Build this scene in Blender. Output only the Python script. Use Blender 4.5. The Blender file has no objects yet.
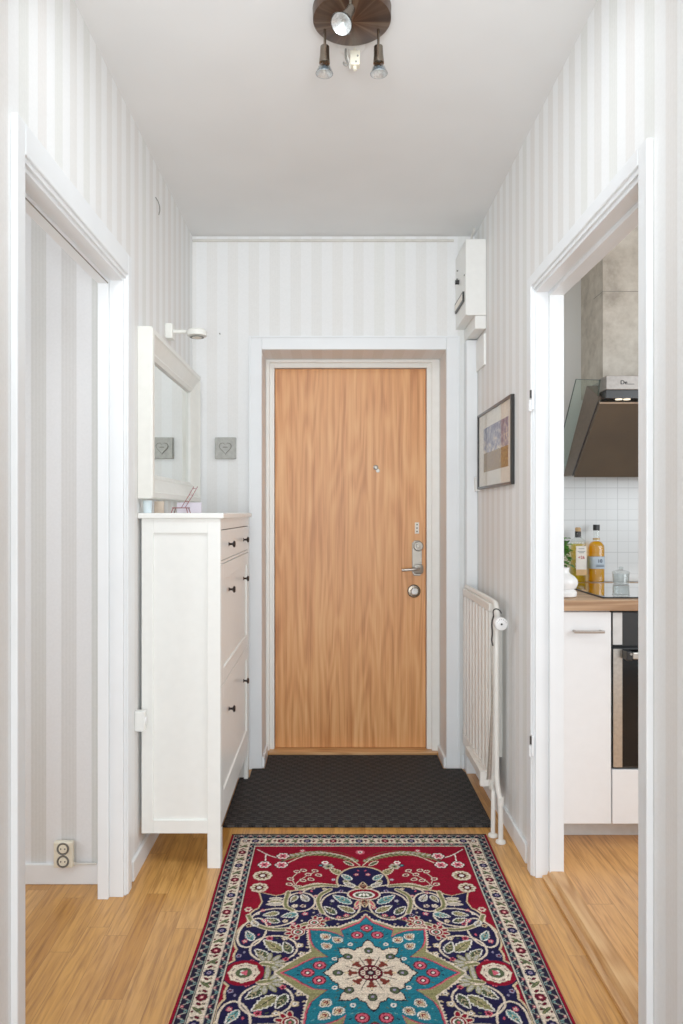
import bpy, bmesh, math, random
import numpy as np
from mathutils import Vector, Matrix

random.seed(4)
S = bpy.context.scene
COL = S.collection
PI = math.pi

# ------------------------------------------------------------------ colours
def lin(c):
    return tuple(((v/255)/12.92 if v/255 <= .04045 else ((v/255+.055)/1.055)**2.4) for v in c)

def rgba(c):
    return (*lin(c), 1.0)

# ------------------------------------------------------------------ material helpers
MATS = {}
def new_mat(name):
    m = bpy.data.materials.new(name); m.use_nodes = True
    nt = m.node_tree
    return m, nt, nt.nodes['Principled BSDF']

def bump(nt, b, height, strength=.2, dist=.002):
    n = nt.nodes.new('ShaderNodeBump'); n.inputs['Strength'].default_value = strength
    n.inputs['Distance'].default_value = dist
    nt.links.new(height, n.inputs['Height']); nt.links.new(n.outputs['Normal'], b.inputs['Normal'])

def noise(nt, vec=None, scale=5, detail=3, rough=.5):
    n = nt.nodes.new('ShaderNodeTexNoise')
    n.inputs['Scale'].default_value = scale; n.inputs['Detail'].default_value = detail
    n.inputs['Roughness'].default_value = rough
    if vec is not None: nt.links.new(vec, n.inputs['Vector'])
    return n

def math_n(nt, op, a, b=None, c=None):
    n = nt.nodes.new('ShaderNodeMath'); n.operation = op
    for i, v in enumerate((a, b, c)):
        if v is None: continue
        if isinstance(v, (int, float)): n.inputs[i].default_value = v
        else: nt.links.new(v, n.inputs[i])
    return n.outputs[0]

def ramp(nt, fac, stops):
    r = nt.nodes.new('ShaderNodeValToRGB')
    e = r.color_ramp.elements
    while len(e) < len(stops): e.new(.5)
    for el, (p, c) in zip(e, stops):
        el.position = p; el.color = rgba(c)
    nt.links.new(fac, r.inputs[0])
    return r.outputs[0]

def mixc(nt, fac, a, b, mode='MIX'):
    n = nt.nodes.new('ShaderNodeMix'); n.data_type = 'RGBA'; n.blend_type = mode
    for i, v in ((0, fac), (6, a), (7, b)):
        if isinstance(v, (int, float)): n.inputs[i].default_value = v
        elif isinstance(v, tuple): n.inputs[i].default_value = v
        else: nt.links.new(v, n.inputs[i])
    return n.outputs[2]

def pos(nt):
    return nt.nodes.new('ShaderNodeNewGeometry').outputs['Position']

def mapped(nt, vec, scale=(1,1,1), rot=(0,0,0)):
    n = nt.nodes.new('ShaderNodeMapping')
    n.inputs['Scale'].default_value = scale; n.inputs['Rotation'].default_value = rot
    nt.links.new(vec, n.inputs['Vector'])
    return n.outputs[0]

def paint(name, c, rough=.45, metal=0, var=.03, spec=.5, nscale=30, bstr=.05):
    """plain paint / plastic / metal with a faint procedural mottling"""
    m, nt, b = new_mat(name)
    nz = noise(nt, pos(nt), nscale, 2)
    hi = tuple(min(255, v*(1+var)) for v in c); lo = tuple(v*(1-var) for v in c)
    nt.links.new(ramp(nt, nz.outputs[0], [(.3, lo), (.7, hi)]), b.inputs['Base Color'])
    b.inputs['Roughness'].default_value = rough; b.inputs['Metallic'].default_value = metal
    b.inputs['Specular IOR Level'].default_value = spec
    if bstr: bump(nt, b, nz.outputs[0], bstr, .001)
    MATS[name] = m
    return m

def wallpaper(name, axis, offset=0.0, light=(234,235,235), darks=((221,220,217),(224,221,218),(220,221,217))):
    m, nt, b = new_mat(name)
    sep = nt.nodes.new('ShaderNodeSeparateXYZ'); nt.links.new(pos(nt), sep.inputs[0])
    c = math_n(nt, 'DIVIDE', math_n(nt, 'ADD', sep.outputs[axis], offset), .104)
    fr = math_n(nt, 'FRACT', c); fl = math_n(nt, 'FLOOR', c)
    # soft square wave
    d = math_n(nt, 'ABSOLUTE', math_n(nt, 'SUBTRACT', fr, .5))
    mr = nt.nodes.new('ShaderNodeMapRange'); nt.links.new(d, mr.inputs[0])
    mr.inputs[1].default_value = .235; mr.inputs[2].default_value = .265
    wn = nt.nodes.new('ShaderNodeTexWhiteNoise'); wn.noise_dimensions = '1D'; nt.links.new(fl, wn.inputs['W'])
    tone = ramp(nt, wn.outputs[0], [(.2, darks[0]), (.5, darks[1]), (.8, darks[2])])
    # fine sub-lines inside the grey stripe
    fine = math_n(nt, 'SINE', math_n(nt, 'MULTIPLY', c, 2*PI*9))
    tone = mixc(nt, math_n(nt, 'MULTIPLY_ADD', fine, .10, .10), tone, rgba(light))
    col = mixc(nt, mr.outputs[0], tone, rgba(light))
    nz = noise(nt, pos(nt), 120, 2)
    col = mixc(nt, .05, col, ramp(nt, nz.outputs[0], [(.3, (170,170,168)), (.7, (255,255,255))]))
    nt.links.new(col, b.inputs['Base Color'])
    b.inputs['Roughness'].default_value = .6; b.inputs['Specular IOR Level'].default_value = .3
    bump(nt, b, nz.outputs[0], .08, .0006)
    MATS[name] = m
    return m

def planks(name, cols, row=.068, length=.52, along=1, rough=.32):
    """oak strip floor: strips run along world axis `along` (0=x, 1=y)"""
    m, nt, b = new_mat(name)
    p = pos(nt)
    sep = nt.nodes.new('ShaderNodeSeparateXYZ'); nt.links.new(p, sep.inputs[0])
    cmb = nt.nodes.new('ShaderNodeCombineXYZ')
    nt.links.new(sep.outputs[1 if along == 1 else 0], cmb.inputs[0])
    nt.links.new(sep.outputs[0 if along == 1 else 1], cmb.inputs[1])
    # per-strip id, each row shifted by its own random amount
    rowi = math_n(nt, 'FLOOR', math_n(nt, 'DIVIDE', sep.outputs[0 if along == 1 else 1], row))
    w1 = nt.nodes.new('ShaderNodeTexWhiteNoise'); w1.noise_dimensions = '1D'; nt.links.new(rowi, w1.inputs['W'])
    u = math_n(nt, 'ADD', math_n(nt, 'DIVIDE', sep.outputs[1 if along == 1 else 0], length), math_n(nt, 'MULTIPLY', w1.outputs[0], 7.3))
    seg = math_n(nt, 'FLOOR', u)
    cid = nt.nodes.new('ShaderNodeCombineXYZ'); nt.links.new(rowi, cid.inputs[0]); nt.links.new(seg, cid.inputs[1])
    w2 = nt.nodes.new('ShaderNodeTexWhiteNoise'); w2.noise_dimensions = '2D'; nt.links.new(cid.outputs[0], w2.inputs['Vector'])
    base = ramp(nt, w2.outputs[0], [(0, cols[0]), (.35, cols[1]), (.7, cols[2]), (1, cols[3])])
    # grain, shifted per strip
    off = nt.nodes.new('ShaderNodeVectorMath'); off.operation = 'MULTIPLY_ADD'
    nt.links.new(w2.outputs['Color'], off.inputs[0]); off.inputs[1].default_value = (9, 9, 9)
    nt.links.new(cmb.outputs[0], off.inputs[2])
    g = noise(nt, mapped(nt, off.outputs[0], (5, 90, 1)), 1.0, 5, .62)
    g2 = noise(nt, mapped(nt, off.outputs[0], (2.2, 22, 1)), 1.0, 3, .5)
    ring = math_n(nt, 'SINE', math_n(nt, 'MULTIPLY', g2.outputs[0], 46))
    col = mixc(nt, math_n(nt, 'MULTIPLY_ADD', ring, .16, .18), base, rgba(cols[4]))
    dk = ramp(nt, g.outputs[0], [(.34, (128,92,56)), (.52, (255,255,255))])
    col = mixc(nt, .46, col, dk, 'MULTIPLY')
    # joints
    fr = math_n(nt, 'FRACT', math_n(nt, 'DIVIDE', sep.outputs[0 if along == 1 else 1], row))
    e1 = math_n(nt, 'LESS_THAN', math_n(nt, 'MINIMUM', fr, math_n(nt, 'SUBTRACT', 1, fr)), .012)
    fu = math_n(nt, 'FRACT', u)
    e2 = math_n(nt, 'LESS_THAN', math_n(nt, 'MINIMUM', fu, math_n(nt, 'SUBTRACT', 1, fu)), .0018)
    e = math_n(nt, 'MULTIPLY', math_n(nt, 'MAXIMUM', e1, e2), .5)
    col = mixc(nt, e, col, rgba((96,62,30)))
    nt.links.new(col, b.inputs['Base Color'])
    b.inputs['Roughness'].default_value = rough
    b.inputs['Specular IOR Level'].default_value = .45
    bump(nt, b, g.outputs[0], .12, .001)
    MATS[name] = m
    return m

def veneer(name, c0, c1, c2, axis=2, rough=.4, fig=1.0, sc=1.0):
    """wood veneer whose grain runs along `axis`"""
    m, nt, b = new_mat(name)
    p = pos(nt)
    s1 = [34*sc]*3; s1[axis] = 1.1*sc
    s2 = [150*sc]*3; s2[axis] = 4*sc
    s3 = [9*sc]*3; s3[axis] = .9*sc
    w = noise(nt, mapped(nt, p, tuple(s3)), 1, 2, .4)
    ring = math_n(nt, 'SINE', math_n(nt, 'MULTIPLY', w.outputs[0], 60))
    g1 = noise(nt, mapped(nt, p, tuple(s1)), 1, 3, .5)
    g2 = noise(nt, mapped(nt, p, tuple(s2)), 1, 3, .6)
    f = math_n(nt, 'MULTIPLY_ADD', ring, .10*fig, math_n(nt, 'MULTIPLY_ADD', g1.outputs[0], .65, math_n(nt, 'MULTIPLY', g2.outputs[0], .35)))
    col = ramp(nt, f, [(.33, c0), (.5, c1), (.68, c2)])
    nt.links.new(col, b.inputs['Base Color'])
    b.inputs['Roughness'].default_value = rough
    bump(nt, b, g2.outputs[0], .06, .0006)
    MATS[name] = m
    return m

def glass(name, c=(255,255,255), rough=0.0, ior=1.45):
    m, nt, b = new_mat(name)
    nz = noise(nt, pos(nt), 8, 1)
    nt.links.new(ramp(nt, nz.outputs[0], [(.3, tuple(v*.985 for v in c)), (.7, c)]), b.inputs['Base Color'])
    b.inputs['Transmission Weight'].default_value = 1; b.inputs['Roughness'].default_value = rough
    b.inputs['IOR'].default_value = ior
    MATS[name] = m
    return m

wallpaper('paper_side', 1)
wallpaper('paper_back', 0, .02, (234,235,235), ((227,227,225),(229,228,226),(227,228,225)))
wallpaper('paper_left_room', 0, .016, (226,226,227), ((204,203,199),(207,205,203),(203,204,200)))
paint('ceiling_paint', (222,222,221), .85, var=.012, nscale=3)
paint('white_trim', (231,234,236), .35, var=.008, nscale=9)
paint('ivory_trim', (240,239,233), .35, var=.008)
paint('plain_wall', (222,222,218), .7, var=.01, nscale=4)
paint('cabinet_white', (236,237,233), .26, var=.006)
paint('kitchen_white', (238,239,240), .22, var=.005)
paint('radiator_white', (226,223,216), .3, var=.01)
paint('meter_white', (232,232,228), .4, var=.01)
paint('mirror_frame_white', (228,228,221), .3, var=.01)
paint('dark_bronze', (38,30,28), .32, .7)
paint('black_plastic', (18,18,19), .35)
paint('black_frame', (22,19,18), .3)
paint('bulb_silver', (205,208,208), .28, .7, var=.12, nscale=260, bstr=.4)
paint('lock_steel', (160,154,144), .42, .9)
paint('satin_steel', (196,192,184), .3, 1.0, var=.05, nscale=80)
paint('rim_green', (74,88,82), .3)
paint('hood_side', (112,98,84), .4, .5, var=.05, nscale=60)
paint('hood_steel', (150,144,138), .42, .75, var=.05, nscale=60)
paint('brushed_steel', (176,168,160), .34, 1.0, var=.06, nscale=60)
paint('chrome', (225,225,225), .12, 1.0)
paint('shadow_gap', (20,16,16), .9)
paint('cream_plastic', (226,219,198), .35)
paint('mat_board', (235,228,220), .9)
paint('grey_plaque', (170,170,164), .75, var=.05, nscale=60, bstr=.3)
paint('plinth_white', (206,206,204), .5)
paint('joint_shadow', (128,124,116), .8)

planks('oak_floor', [(196,138,64),(208,152,80),(180,122,52),(218,164,96),(148,94,38)])
planks('oak_kitchen_floor', [(212,154,92),(220,164,102),(202,142,80),(228,176,118),(182,124,66)], row=.09, length=.7)
veneer('oak_strip', (168,116,62), (196,146,92), (212,166,112), axis=1)
veneer('oak_sill', (168,116,62), (200,150,96), (216,170,116), axis=0)
veneer('door_veneer', (188,116,58), (219,149,86), (234,173,112), axis=2, rough=.42, fig=.55, sc=1.0)
veneer('worktop_oak', (146,108,74), (176,138,102), (196,160,122), axis=0, rough=.45)
def thin_glass(name, c=(250,253,252), refl=1.0):
    m, nt, b = new_mat(name)
    nt.nodes.remove(b)
    tr = nt.nodes.new('ShaderNodeBsdfTransparent'); tr.inputs[0].default_value = rgba(c)
    gl = nt.nodes.new('ShaderNodeBsdfGlossy'); gl.inputs['Roughness'].default_value = .01
    lw = nt.nodes.new('ShaderNodeLayerWeight'); lw.inputs[0].default_value = .5
    sch = math_n(nt, 'MULTIPLY_ADD', math_n(nt, 'POWER', lw.outputs['Facing'], 5.0), .9, .04)
    nz = noise(nt, pos(nt), 6, 1)
    f = math_n(nt, 'MULTIPLY', sch, math_n(nt, 'MULTIPLY_ADD', nz.outputs[0], .05, refl))
    mx = nt.nodes.new('ShaderNodeMixShader'); nt.links.new(f, mx.inputs[0]); nt.links.new(tr.outputs[0], mx.inputs[1]); nt.links.new(gl.outputs[0], mx.inputs[2])
    nt.links.new(mx.outputs[0], nt.nodes['Material Output'].inputs[0])
    MATS[name] = m
thin_glass('clear_glass', (251,253,252), 1.0); thin_glass('jar_glass', (242,245,245), 1.6); thin_glass('bulb_glass', (226,232,236), 1.5); thin_glass('green_glass', (244,250,247), .35); thin_glass('pane_glass', (252,253,252), .45)
thin_glass('olive_oil', (250,236,128), .6); thin_glass('whisky', (255,213,78), .6)

# mirror
m, nt, b = new_mat('mirror_glass'); nz = noise(nt, pos(nt), 4, 1)
nt.links.new(ramp(nt, nz.outputs[0], [(0, (236,240,236)), (1, (240,243,240))]), b.inputs['Base Color'])
b.inputs['Metallic'].default_value = 1; b.inputs['Roughness'].default_value = .015
MATS['mirror_glass'] = m
# bronze disc, radial sheen painted into the base colour
m, nt, b = new_mat('bronze_disc')
tc = nt.nodes.new('ShaderNodeTexCoord')
sp = nt.nodes.new('ShaderNodeSeparateXYZ'); nt.links.new(tc.outputs['Object'], sp.inputs[0])
ang = math_n(nt, 'ARCTAN2', sp.outputs[1], sp.outputs[0])
wn = nt.nodes.new('ShaderNodeTexNoise'); wn.noise_dimensions = '1D'; wn.inputs['Scale'].default_value = 2.4; wn.inputs['Detail'].default_value = 3
nt.links.new(ang, wn.inputs['W'])
nt.links.new(ramp(nt, wn.outputs[0], [(.32, (62,46,36)), (.55, (92,70,56)), (.74, (142,120,98))]), b.inputs['Base Color'])
b.inputs['Metallic'].default_value = .85; b.inputs['Roughness'].default_value = .38
MATS['bronze_disc'] = m
paint('lamp_metal', (120,110,98), .25, 1.0)
# basket-weave door mat
m, nt, b = new_mat('woven_mat')
p = pos(nt)
ck = nt.nodes.new('ShaderNodeTexChecker'); ck.inputs['Scale'].default_value = 1
nt.links.new(mapped(nt, p, (36, 36, 0.001)), ck.inputs['Vector'])
sp = nt.nodes.new('ShaderNodeSeparateXYZ'); nt.links.new(p, sp.inputs[0])
sx = math_n(nt, 'ABSOLUTE', math_n(nt, 'SINE', math_n(nt, 'MULTIPLY', sp.outputs[0], 72*PI)))
sy = math_n(nt, 'ABSOLUTE', math_n(nt, 'SINE', math_n(nt, 'MULTIPLY', sp.outputs[1], 72*PI)))
mx = nt.nodes.new('ShaderNodeMix'); nt.links.new(ck.outputs['Fac'], mx.inputs[0]); nt.links.new(sx, mx.inputs[2]); nt.links.new(sy, mx.inputs[3])
nz = noise(nt, p, 230, 3, .7); nz2 = noise(nt, p, 30, 2)
h = math_n(nt, 'MULTIPLY', mx.outputs[0], math_n(nt, 'MULTIPLY_ADD', nz.outputs[0], .7, .35))
f = math_n(nt, 'ADD', math_n(nt, 'MULTIPLY', h, .8), math_n(nt, 'MULTIPLY_ADD', ck.outputs['Fac'], .16, math_n(nt, 'MULTIPLY', nz2.outputs[0], .14)))
nt.links.new(ramp(nt, f, [(.26, (5,5,6)), (.62, (23,21,21)), (.98, (84,78,74))]), b.inputs['Base Color'])
b.inputs['Roughness'].default_value = .95; bump(nt, b, h, 1.0, .005)
MATS['woven_mat'] = m
# wall tiles: 5 cm scoring inside 15 cm tiles
m, nt, b = new_mat('white_tiles')
sp = nt.nodes.new('ShaderNodeSeparateXYZ'); nt.links.new(pos(nt), sp.inputs[0])
def gridline(sock, per, w, off=0):
    fr = math_n(nt, 'FRACT', math_n(nt, 'DIVIDE', math_n(nt, 'ADD', sock, off), per))
    return math_n(nt, 'LESS_THAN', math_n(nt, 'MINIMUM', fr, math_n(nt, 'SUBTRACT', 1, fr)), w/per/2)
big = math_n(nt, 'MAXIMUM', gridline(sp.outputs[0], .15, .003, .015), gridline(sp.outputs[2], .15, .003, -.037))
small = math_n(nt, 'MAXIMUM', gridline(sp.outputs[0], .05, .003, .015), gridline(sp.outputs[2], .05, .003, -.037))
col = mixc(nt, math_n(nt, 'MULTIPLY', small, .28), rgba((226,229,229)), rgba((176,180,180)))
col = mixc(nt, math_n(nt, 'MULTIPLY', big, .42), col, rgba((166,170,170)))
nt.links.new(col, b.inputs['Base Color']); b.inputs['Roughness'].default_value = .18
bump(nt, b, math_n(nt, 'SUBTRACT', 1, small), .25, .001)
MATS['white_tiles'] = m
# mottled stone-look chimney board
m, nt, b = new_mat('stone_board')
n1 = noise(nt, pos(nt), 6, 6, .65); n2 = noise(nt, pos(nt), 28, 4, .6)
f = math_n(nt, 'ADD', math_n(nt, 'MULTIPLY', n1.outputs[0], .75), math_n(nt, 'MULTIPLY', n2.outputs[0], .25))
nt.links.new(ramp(nt, f, [(.34, (150,140,126)), (.48, (186,176,161)), (.62, (208,200,186))]), b.inputs['Base Color'])
b.inputs['Roughness'].default_value = .5
MATS['stone_board'] = m
# dark hood glass
m, nt, b = new_mat('hood_glass'); nz = noise(nt, pos(nt), 5, 2)
nt.links.new(ramp(nt, nz.outputs[0], [(0, (92,84,76)), (1, (122,106,88))]), b.inputs['Base Color'])
b.inputs['Roughness'].default_value = .28; b.inputs['Metallic'].default_value = .45
MATS['hood_glass'] = m
paint('oven_glass', (14,14,15), .12, spec=.25, bstr=0)
m, nt, b = new_mat('hob_glass'); nz = noise(nt, pos(nt), 5, 2)
nt.links.new(ramp(nt, nz.outputs[0], [(0, (22,24,26)), (1, (30,32,34))]), b.inputs['Base Color'])
b.inputs['Roughness'].default_value = .04; b.inputs['Specular IOR Level'].default_value = 1.0
b.inputs['Coat Weight'].default_value = 1.0; b.inputs['Coat Roughness'].default_value = .03
MATS['hob_glass'] = m
# leaf
m, nt, b = new_mat('leaf_green'); nz = noise(nt, pos(nt), 60, 3)
nt.links.new(ramp(nt, nz.outputs[0], [(.3, (38,92,30)), (.55, (72,140,48)), (.75, (130,184,80))]), b.inputs['Base Color'])
b.inputs['Roughness'].default_value = .4; b.inputs['Subsurface Weight'].default_value = .1
MATS['leaf_green'] = m
paint('soil', (60,44,32), .95, var=.3, nscale=200)
paint('ceramic_white', (240,240,240), .15)
# landscape print: lilac cloudy sky over a golden field
m, nt, b = new_mat('landscape_print')
tc = nt.nodes.new('ShaderNodeTexCoord')
sp = nt.nodes.new('ShaderNodeSeparateXYZ'); nt.links.new(tc.outputs['Object'], sp.inputs[0])
n1 = noise(nt, mapped(nt, tc.outputs['Object'], (1, 26, 40)), 1, 5, .6)
sky = ramp(nt, math_n(nt, 'ADD', n1.outputs[0], math_n(nt, 'MULTIPLY', sp.outputs[2], 1.1)), [(.38, (226,210,190)), (.52, (140,142,172)), (.68, (80,80,128))])
n2 = noise(nt, mapped(nt, tc.outputs['Object'], (1, 110, 80)), 1, 5, .7)
gnd = ramp(nt, n2.outputs[0], [(.35, (52,36,16)), (.5, (128,90,36)), (.66, (206,168,88))])
isg = math_n(nt, 'LESS_THAN', sp.outputs[2], -.015)
nt.links.new(mixc(nt, isg, sky, gnd), b.inputs['Base Color']); b.inputs['Roughness'].default_value = .5
MATS['landscape_print'] = m
for nm, c in (('label_white', (236,228,216)), ('label_grey', (186,200,212)), ('label_red', (176,36,30)), ('label_navy', (50,58,80)),
              ('cork', (196,158,108)), ('pink_wood', (150,92,96)), ('lavender_card', (222,214,226)), ('tan_card', (200,180,160)),
              ('pale_blue', (206,222,228)), ('strap_black', (34,30,30)), ('amber_paper', (214,168,110)), ('gold_foil', (196,150,60)),
              ('cable_white', (206,203,195)), ('logo_black', (24,22,22)), ('lens_grey', (150,148,142)), ('ring_grey', (120,118,112))):
    paint(nm, c, .5)
m, nt, b = new_mat('lit_lens'); b.inputs['Base Color'].default_value = rgba((255,240,220))
b.inputs['Emission Color'].default_value = rgba((255,236,205)); b.inputs['Emission Strength'].default_value = 1.2
MATS['lit_lens'] = m
M = MATS

# ------------------------------------------------------------------ geometry helpers
class MB:
    def __init__(s): s.b = bmesh.new()
    def box(s, x0, x1, y0, y1, z0, z1, bev=0):
        r = bmesh.ops.create_cube(s.b, size=1)['verts']
        for v in r:
            v.co = Vector(((x0+x1)/2 + v.co.x*(x1-x0), (y0+y1)/2 + v.co.y*(y1-y0), (z0+z1)/2 + v.co.z*(z1-z0)))
        if bev:
            es = list({e for v in r for e in v.link_edges})
            bmesh.ops.bevel(s.b, geom=es, offset=bev, segments=2, affect='EDGES', profile=.6)
        return s
    def cyl(s, p0, p1, r0, r1=None, n=24, caps=True):
        r1 = r0 if r1 is None else r1
        p0, p1 = Vector(p0), Vector(p1); d = p1-p0
        q = d.to_track_quat('Z', 'Y').to_matrix().to_4x4()
        mt = Matrix.Translation((p0+p1)/2) @ q
        bmesh.ops.create_cone(s.b, cap_ends=caps, cap_tris=False, segments=n, radius1=r0, radius2=r1, depth=d.length, matrix=mt)
        return s
    def sphere(s, c, r, sc=(1,1,1), n=20):
        mt = Matrix.Translation(Vector(c)) @ Matrix.Diagonal((*sc, 1))
        bmesh.ops.create_uvsphere(s.b, u_segments=n, v_segments=n//2, radius=r, matrix=mt)
        return s
    def lathe(s, prof, origin=(0,0,0), axis=(0,0,1), n=32, sq=0):
        """prof = [(r, h)...] turned about axis; sq>0 squares the section"""
        q = Vector(axis).to_track_quat('Z', 'Y').to_matrix(); o = Vector(origin)
        rings = []
        for r, h in prof:
            ring = []
            for i in range(n):
                a = 2*PI*(i+.5)/n
                c, si = math.cos(a), math.sin(a)
                k = 1.0
                if sq: k = (abs(c)**sq + abs(si)**sq)**(-1/sq)
                ring.append(s.b.verts.new(o + q @ Vector((r*k*c, r*k*si, h))))
            rings.append(ring)
        for a, c in zip(rings[:-1], rings[1:]):
            for i in range(n):
                s.b.faces.new((a[i], a[(i+1) % n], c[(i+1) % n], c[i]))
        if prof[0][0] > 1e-6: s.b.faces.new(list(reversed(rings[0])))
        if prof[-1][0] > 1e-6: s.b.faces.new(rings[-1])
        return s
    def prism(s, pts, a, b, plane='xy'):
        """polygon pts extruded from a to b along the remaining axis"""
        def P(u, v, w):
            return {'xy': (u, v, w), 'yz': (w, u, v), 'xz': (u, w, v)}[plane]
        A = [s.b.verts.new(P(u, v, a)) for u, v in pts]; B = [s.b.verts.new(P(u, v, b)) for u, v in pts]
        n = len(pts)
        s.b.faces.new(A); s.b.faces.new(list(reversed(B)))
        for i in range(n): s.b.faces.new((A[i], B[i], B[(i+1) % n], A[(i+1) % n]))
        return s
    def tube(s, pts, r, n=10, smooth=0):
        pts = [Vector(p) for p in pts]
        for _ in range(smooth):
            q = [pts[0]]
            for a, b_ in zip(pts[:-1], pts[1:]):
                q += [a.lerp(b_, .25), a.lerp(b_, .75)]
            q.append(pts[-1]); pts = q
        rings = []; up = None
        for i, p in enumerate(pts):
            t = (pts[min(i+1, len(pts)-1)] - pts[max(i-1, 0)]).normalized()
            if up is None:
                up = t.orthogonal().normalized()
            up = (up - t*up.dot(t)).normalized()
            sd = t.cross(up)
            rr = r[i*(len(r)-1)//max(1, len(pts)-1)] if isinstance(r, (list, tuple)) else r
            rings.append([s.b.verts.new(p + (up*math.cos(2*PI*k/n) + sd*math.sin(2*PI*k/n))*rr) for k in range(n)])
        for a, c in zip(rings[:-1], rings[1:]):
            for k in range(n): s.b.faces.new((a[k], a[(k+1) % n], c[(k+1) % n], c[k]))
        s.b.faces.new(list(reversed(rings[0]))); s.b.faces.new(rings[-1])
        return s
    def build(s, name, mat, parent=None, smooth=False, bevel=0, origin=None):
        bmesh.ops.recalc_face_normals(s.b, faces=s.b.faces)
        me = bpy.data.meshes.new(name)
        vs = [v.co for v in s.b.verts]
        root = parent
        off = Vector((0,0,0))
        if origin is not None: off = Vector(origin)
        elif parent is None and vs:
            xs = [v.x for v in vs]; ys = [v.y for v in vs]; zs = [v.z for v in vs]
            off = Vector(((min(xs)+max(xs))/2, (min(ys)+max(ys))/2, min(zs)))
        woff = off if parent is None or origin is not None else wloc(parent)
        for v in s.b.verts: v.co -= woff
        s.b.to_mesh(me); s.b.free()
        me.materials.append(M[mat] if isinstance(mat, str) else mat)
        if smooth:
            for p in me.polygons: p.use_smooth = True
            try: me.set_sharp_from_angle(angle=math.radians(38))
            except Exception: pass
        o = bpy.data.objects.new(name, me); COL.objects.link(o)
        if parent is None: o.location = woff
        else:
            o.parent = parent; o.location = woff - wloc(parent)
        if bevel:
            md = o.modifiers.new('bevel', 'BEVEL'); md.width = bevel; md.segments = 2; md.limit_method = 'ANGLE'
        return o

def wloc(o):
    v = Vector((0,0,0))
    while o is not None:
        v += o.location; o = o.parent
    return v

def tag(o, label, cat, group=None, kind=None):
    o['label'] = label; o['category'] = cat
    if group: o['group'] = group
    if kind: o['kind'] = kind
    return o

def thing(name, loc, label, cat, group=None, kind=None):
    o = bpy.data.objects.new(name, None); COL.objects.link(o); o.location = loc
    o.empty_display_size = .05
    return tag(o, label, cat, group, kind)

def box(name, x0, x1, y0, y1, z0, z1, mat, parent=None, bevel=0):
    return MB().box(x0, x1, y0, y1, z0, z1).build(name, mat, parent, bevel=bevel)

def struct(o, label, cat):
    return tag(o, label, cat, kind='structure')

XL, XR = -.69, .715          # hall walls
YB = 3.57                    # hall end wall
H = 2.645                    # ceiling
Y0 = -2.2                    # hall start (behind the camera)

# ================================================================== THE SHELL
struct(box('floor', -3.0, .735, Y0, 3.95, -.06, 0, 'oak_floor'), 'honey oak strip floor of the hallway', 'floor')
struct(box('floor_kitchen', .765, 3.3, -.6, 3.40, -.06, .025, 'oak_kitchen_floor'), 'slightly raised pale oak floor of the kitchen', 'floor')
t = MB(); t.prism([(.735, -.02), (.735, .010), (.752, .012), (.756, .024), (.762, .030), (.80, .030), (.812, .0255), (.812, -.02)], 1.641, 2.509, 'xz')
struct(t.build('trim_threshold', 'oak_strip'), 'oak threshold strip stepping up into the kitchen doorway', 'threshold')
struct(box('ceiling', -3.1, 3.4, Y0, 4.0, H, H+.1, 'ceiling_paint'), 'plain pale grey ceiling', 'ceiling')

w = MB()
w.box(-.760, XL, Y0, 1.59, 0, H); w.box(-.760, XL, 1.59, 2.385, 2.05, H); w.box(-.760, XL, 2.385, 3.95, 0, H)
struct(w.build('wall_left', 'paper_side'), 'striped wallpaper wall on the left with a door opening', 'wall')
w = MB()
w.box(XR, .800, Y0, 1.64, 0, H); w.box(XR, .800, 1.64, 2.51, 2.05, H); w.box(XR, .800, 2.51, 3.95, 0, H)
struct(w.build('wall_right', 'paper_side'), 'striped wallpaper wall on the right with the kitchen opening', 'wall')
w = MB()
w.box(XL, -.343, YB, 3.95, 0, H); w.box(.572, XR, YB, 3.95, 0, H); w.box(-.343, .572, YB, 3.95, 2.08, H)
struct(w.build('wall_back', 'paper_back'), 'pale striped end wall around the entrance door', 'wall')
# room to the left
struct(box('wall_left_room', -3.0, -.760, 2.465, 2.56, 0, H, 'paper_left_room'), 'grey and white striped wall seen through the left opening', 'wall')
struct(box('wall_left_room_side', -3.1, -3.0, Y0, 2.56, 0, H, 'plain_wall'), 'far side wall of the room on the left', 'wall')
# kitchen
struct(box('wall_kitchen_back', .801, 3.3, 3.36, 3.46, 0, H, 'plain_wall'), 'plain kitchen wall behind the hood', 'wall')
struct(box('wall_kitchen_tiles', .802, 3.29, 3.345, 3.359, .952, 1.52, 'white_tiles'), 'white scored tile splashback above the worktop', 'splashback')
struct(box('wall_kitchen_side', 3.3, 3.4, -.7, 3.46, 0, H, 'plain_wall'), 'far side wall of the kitchen', 'wall')
ch = box('wall_chimney', 1.17, 1.56, 3.09, 3.359, 1.80, H, 'stone_board')
struct(ch, 'mottled stone board boxing of the hood duct', 'duct boxing')
box('board_joint', 1.1695, 1.5605, 3.0893, 3.20, 2.222, 2.2245, 'joint_shadow', ch)

# baseboards
def baseboard(name, x0, x1, y0, y1, label, h=.07):
    return struct(MB().box(x0, x1, y0, y1, 0, h).build(name, 'white_trim', bevel=.003), label, 'baseboard')
baseboard('baseboard_left', XL, XL+.012, 2.47, YB, 'white baseboard along the left wall under the shoe cabinet')
baseboard('baseboard_right', XR-.012, XR, 2.60, YB-.08, 'white baseboard along the right wall behind the radiator')
baseboard('baseboard_back', .65, XR-.055, YB-.012, YB, 'short white baseboard right of the entrance door')
baseboard('baseboard_left_room', -2.99, -.778, 2.453, 2.465, 'white baseboard in the room on the left')
for nm, a, b_, l in (('baseboard_recess_left', -.343, -.331, 'left'), ('baseboard_recess_right', .560, .572, 'right')):
    baseboard(nm, a, b_, YB, 3.77, 'low white board on the %s cheek of the entrance recess' % l, .055)

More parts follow.
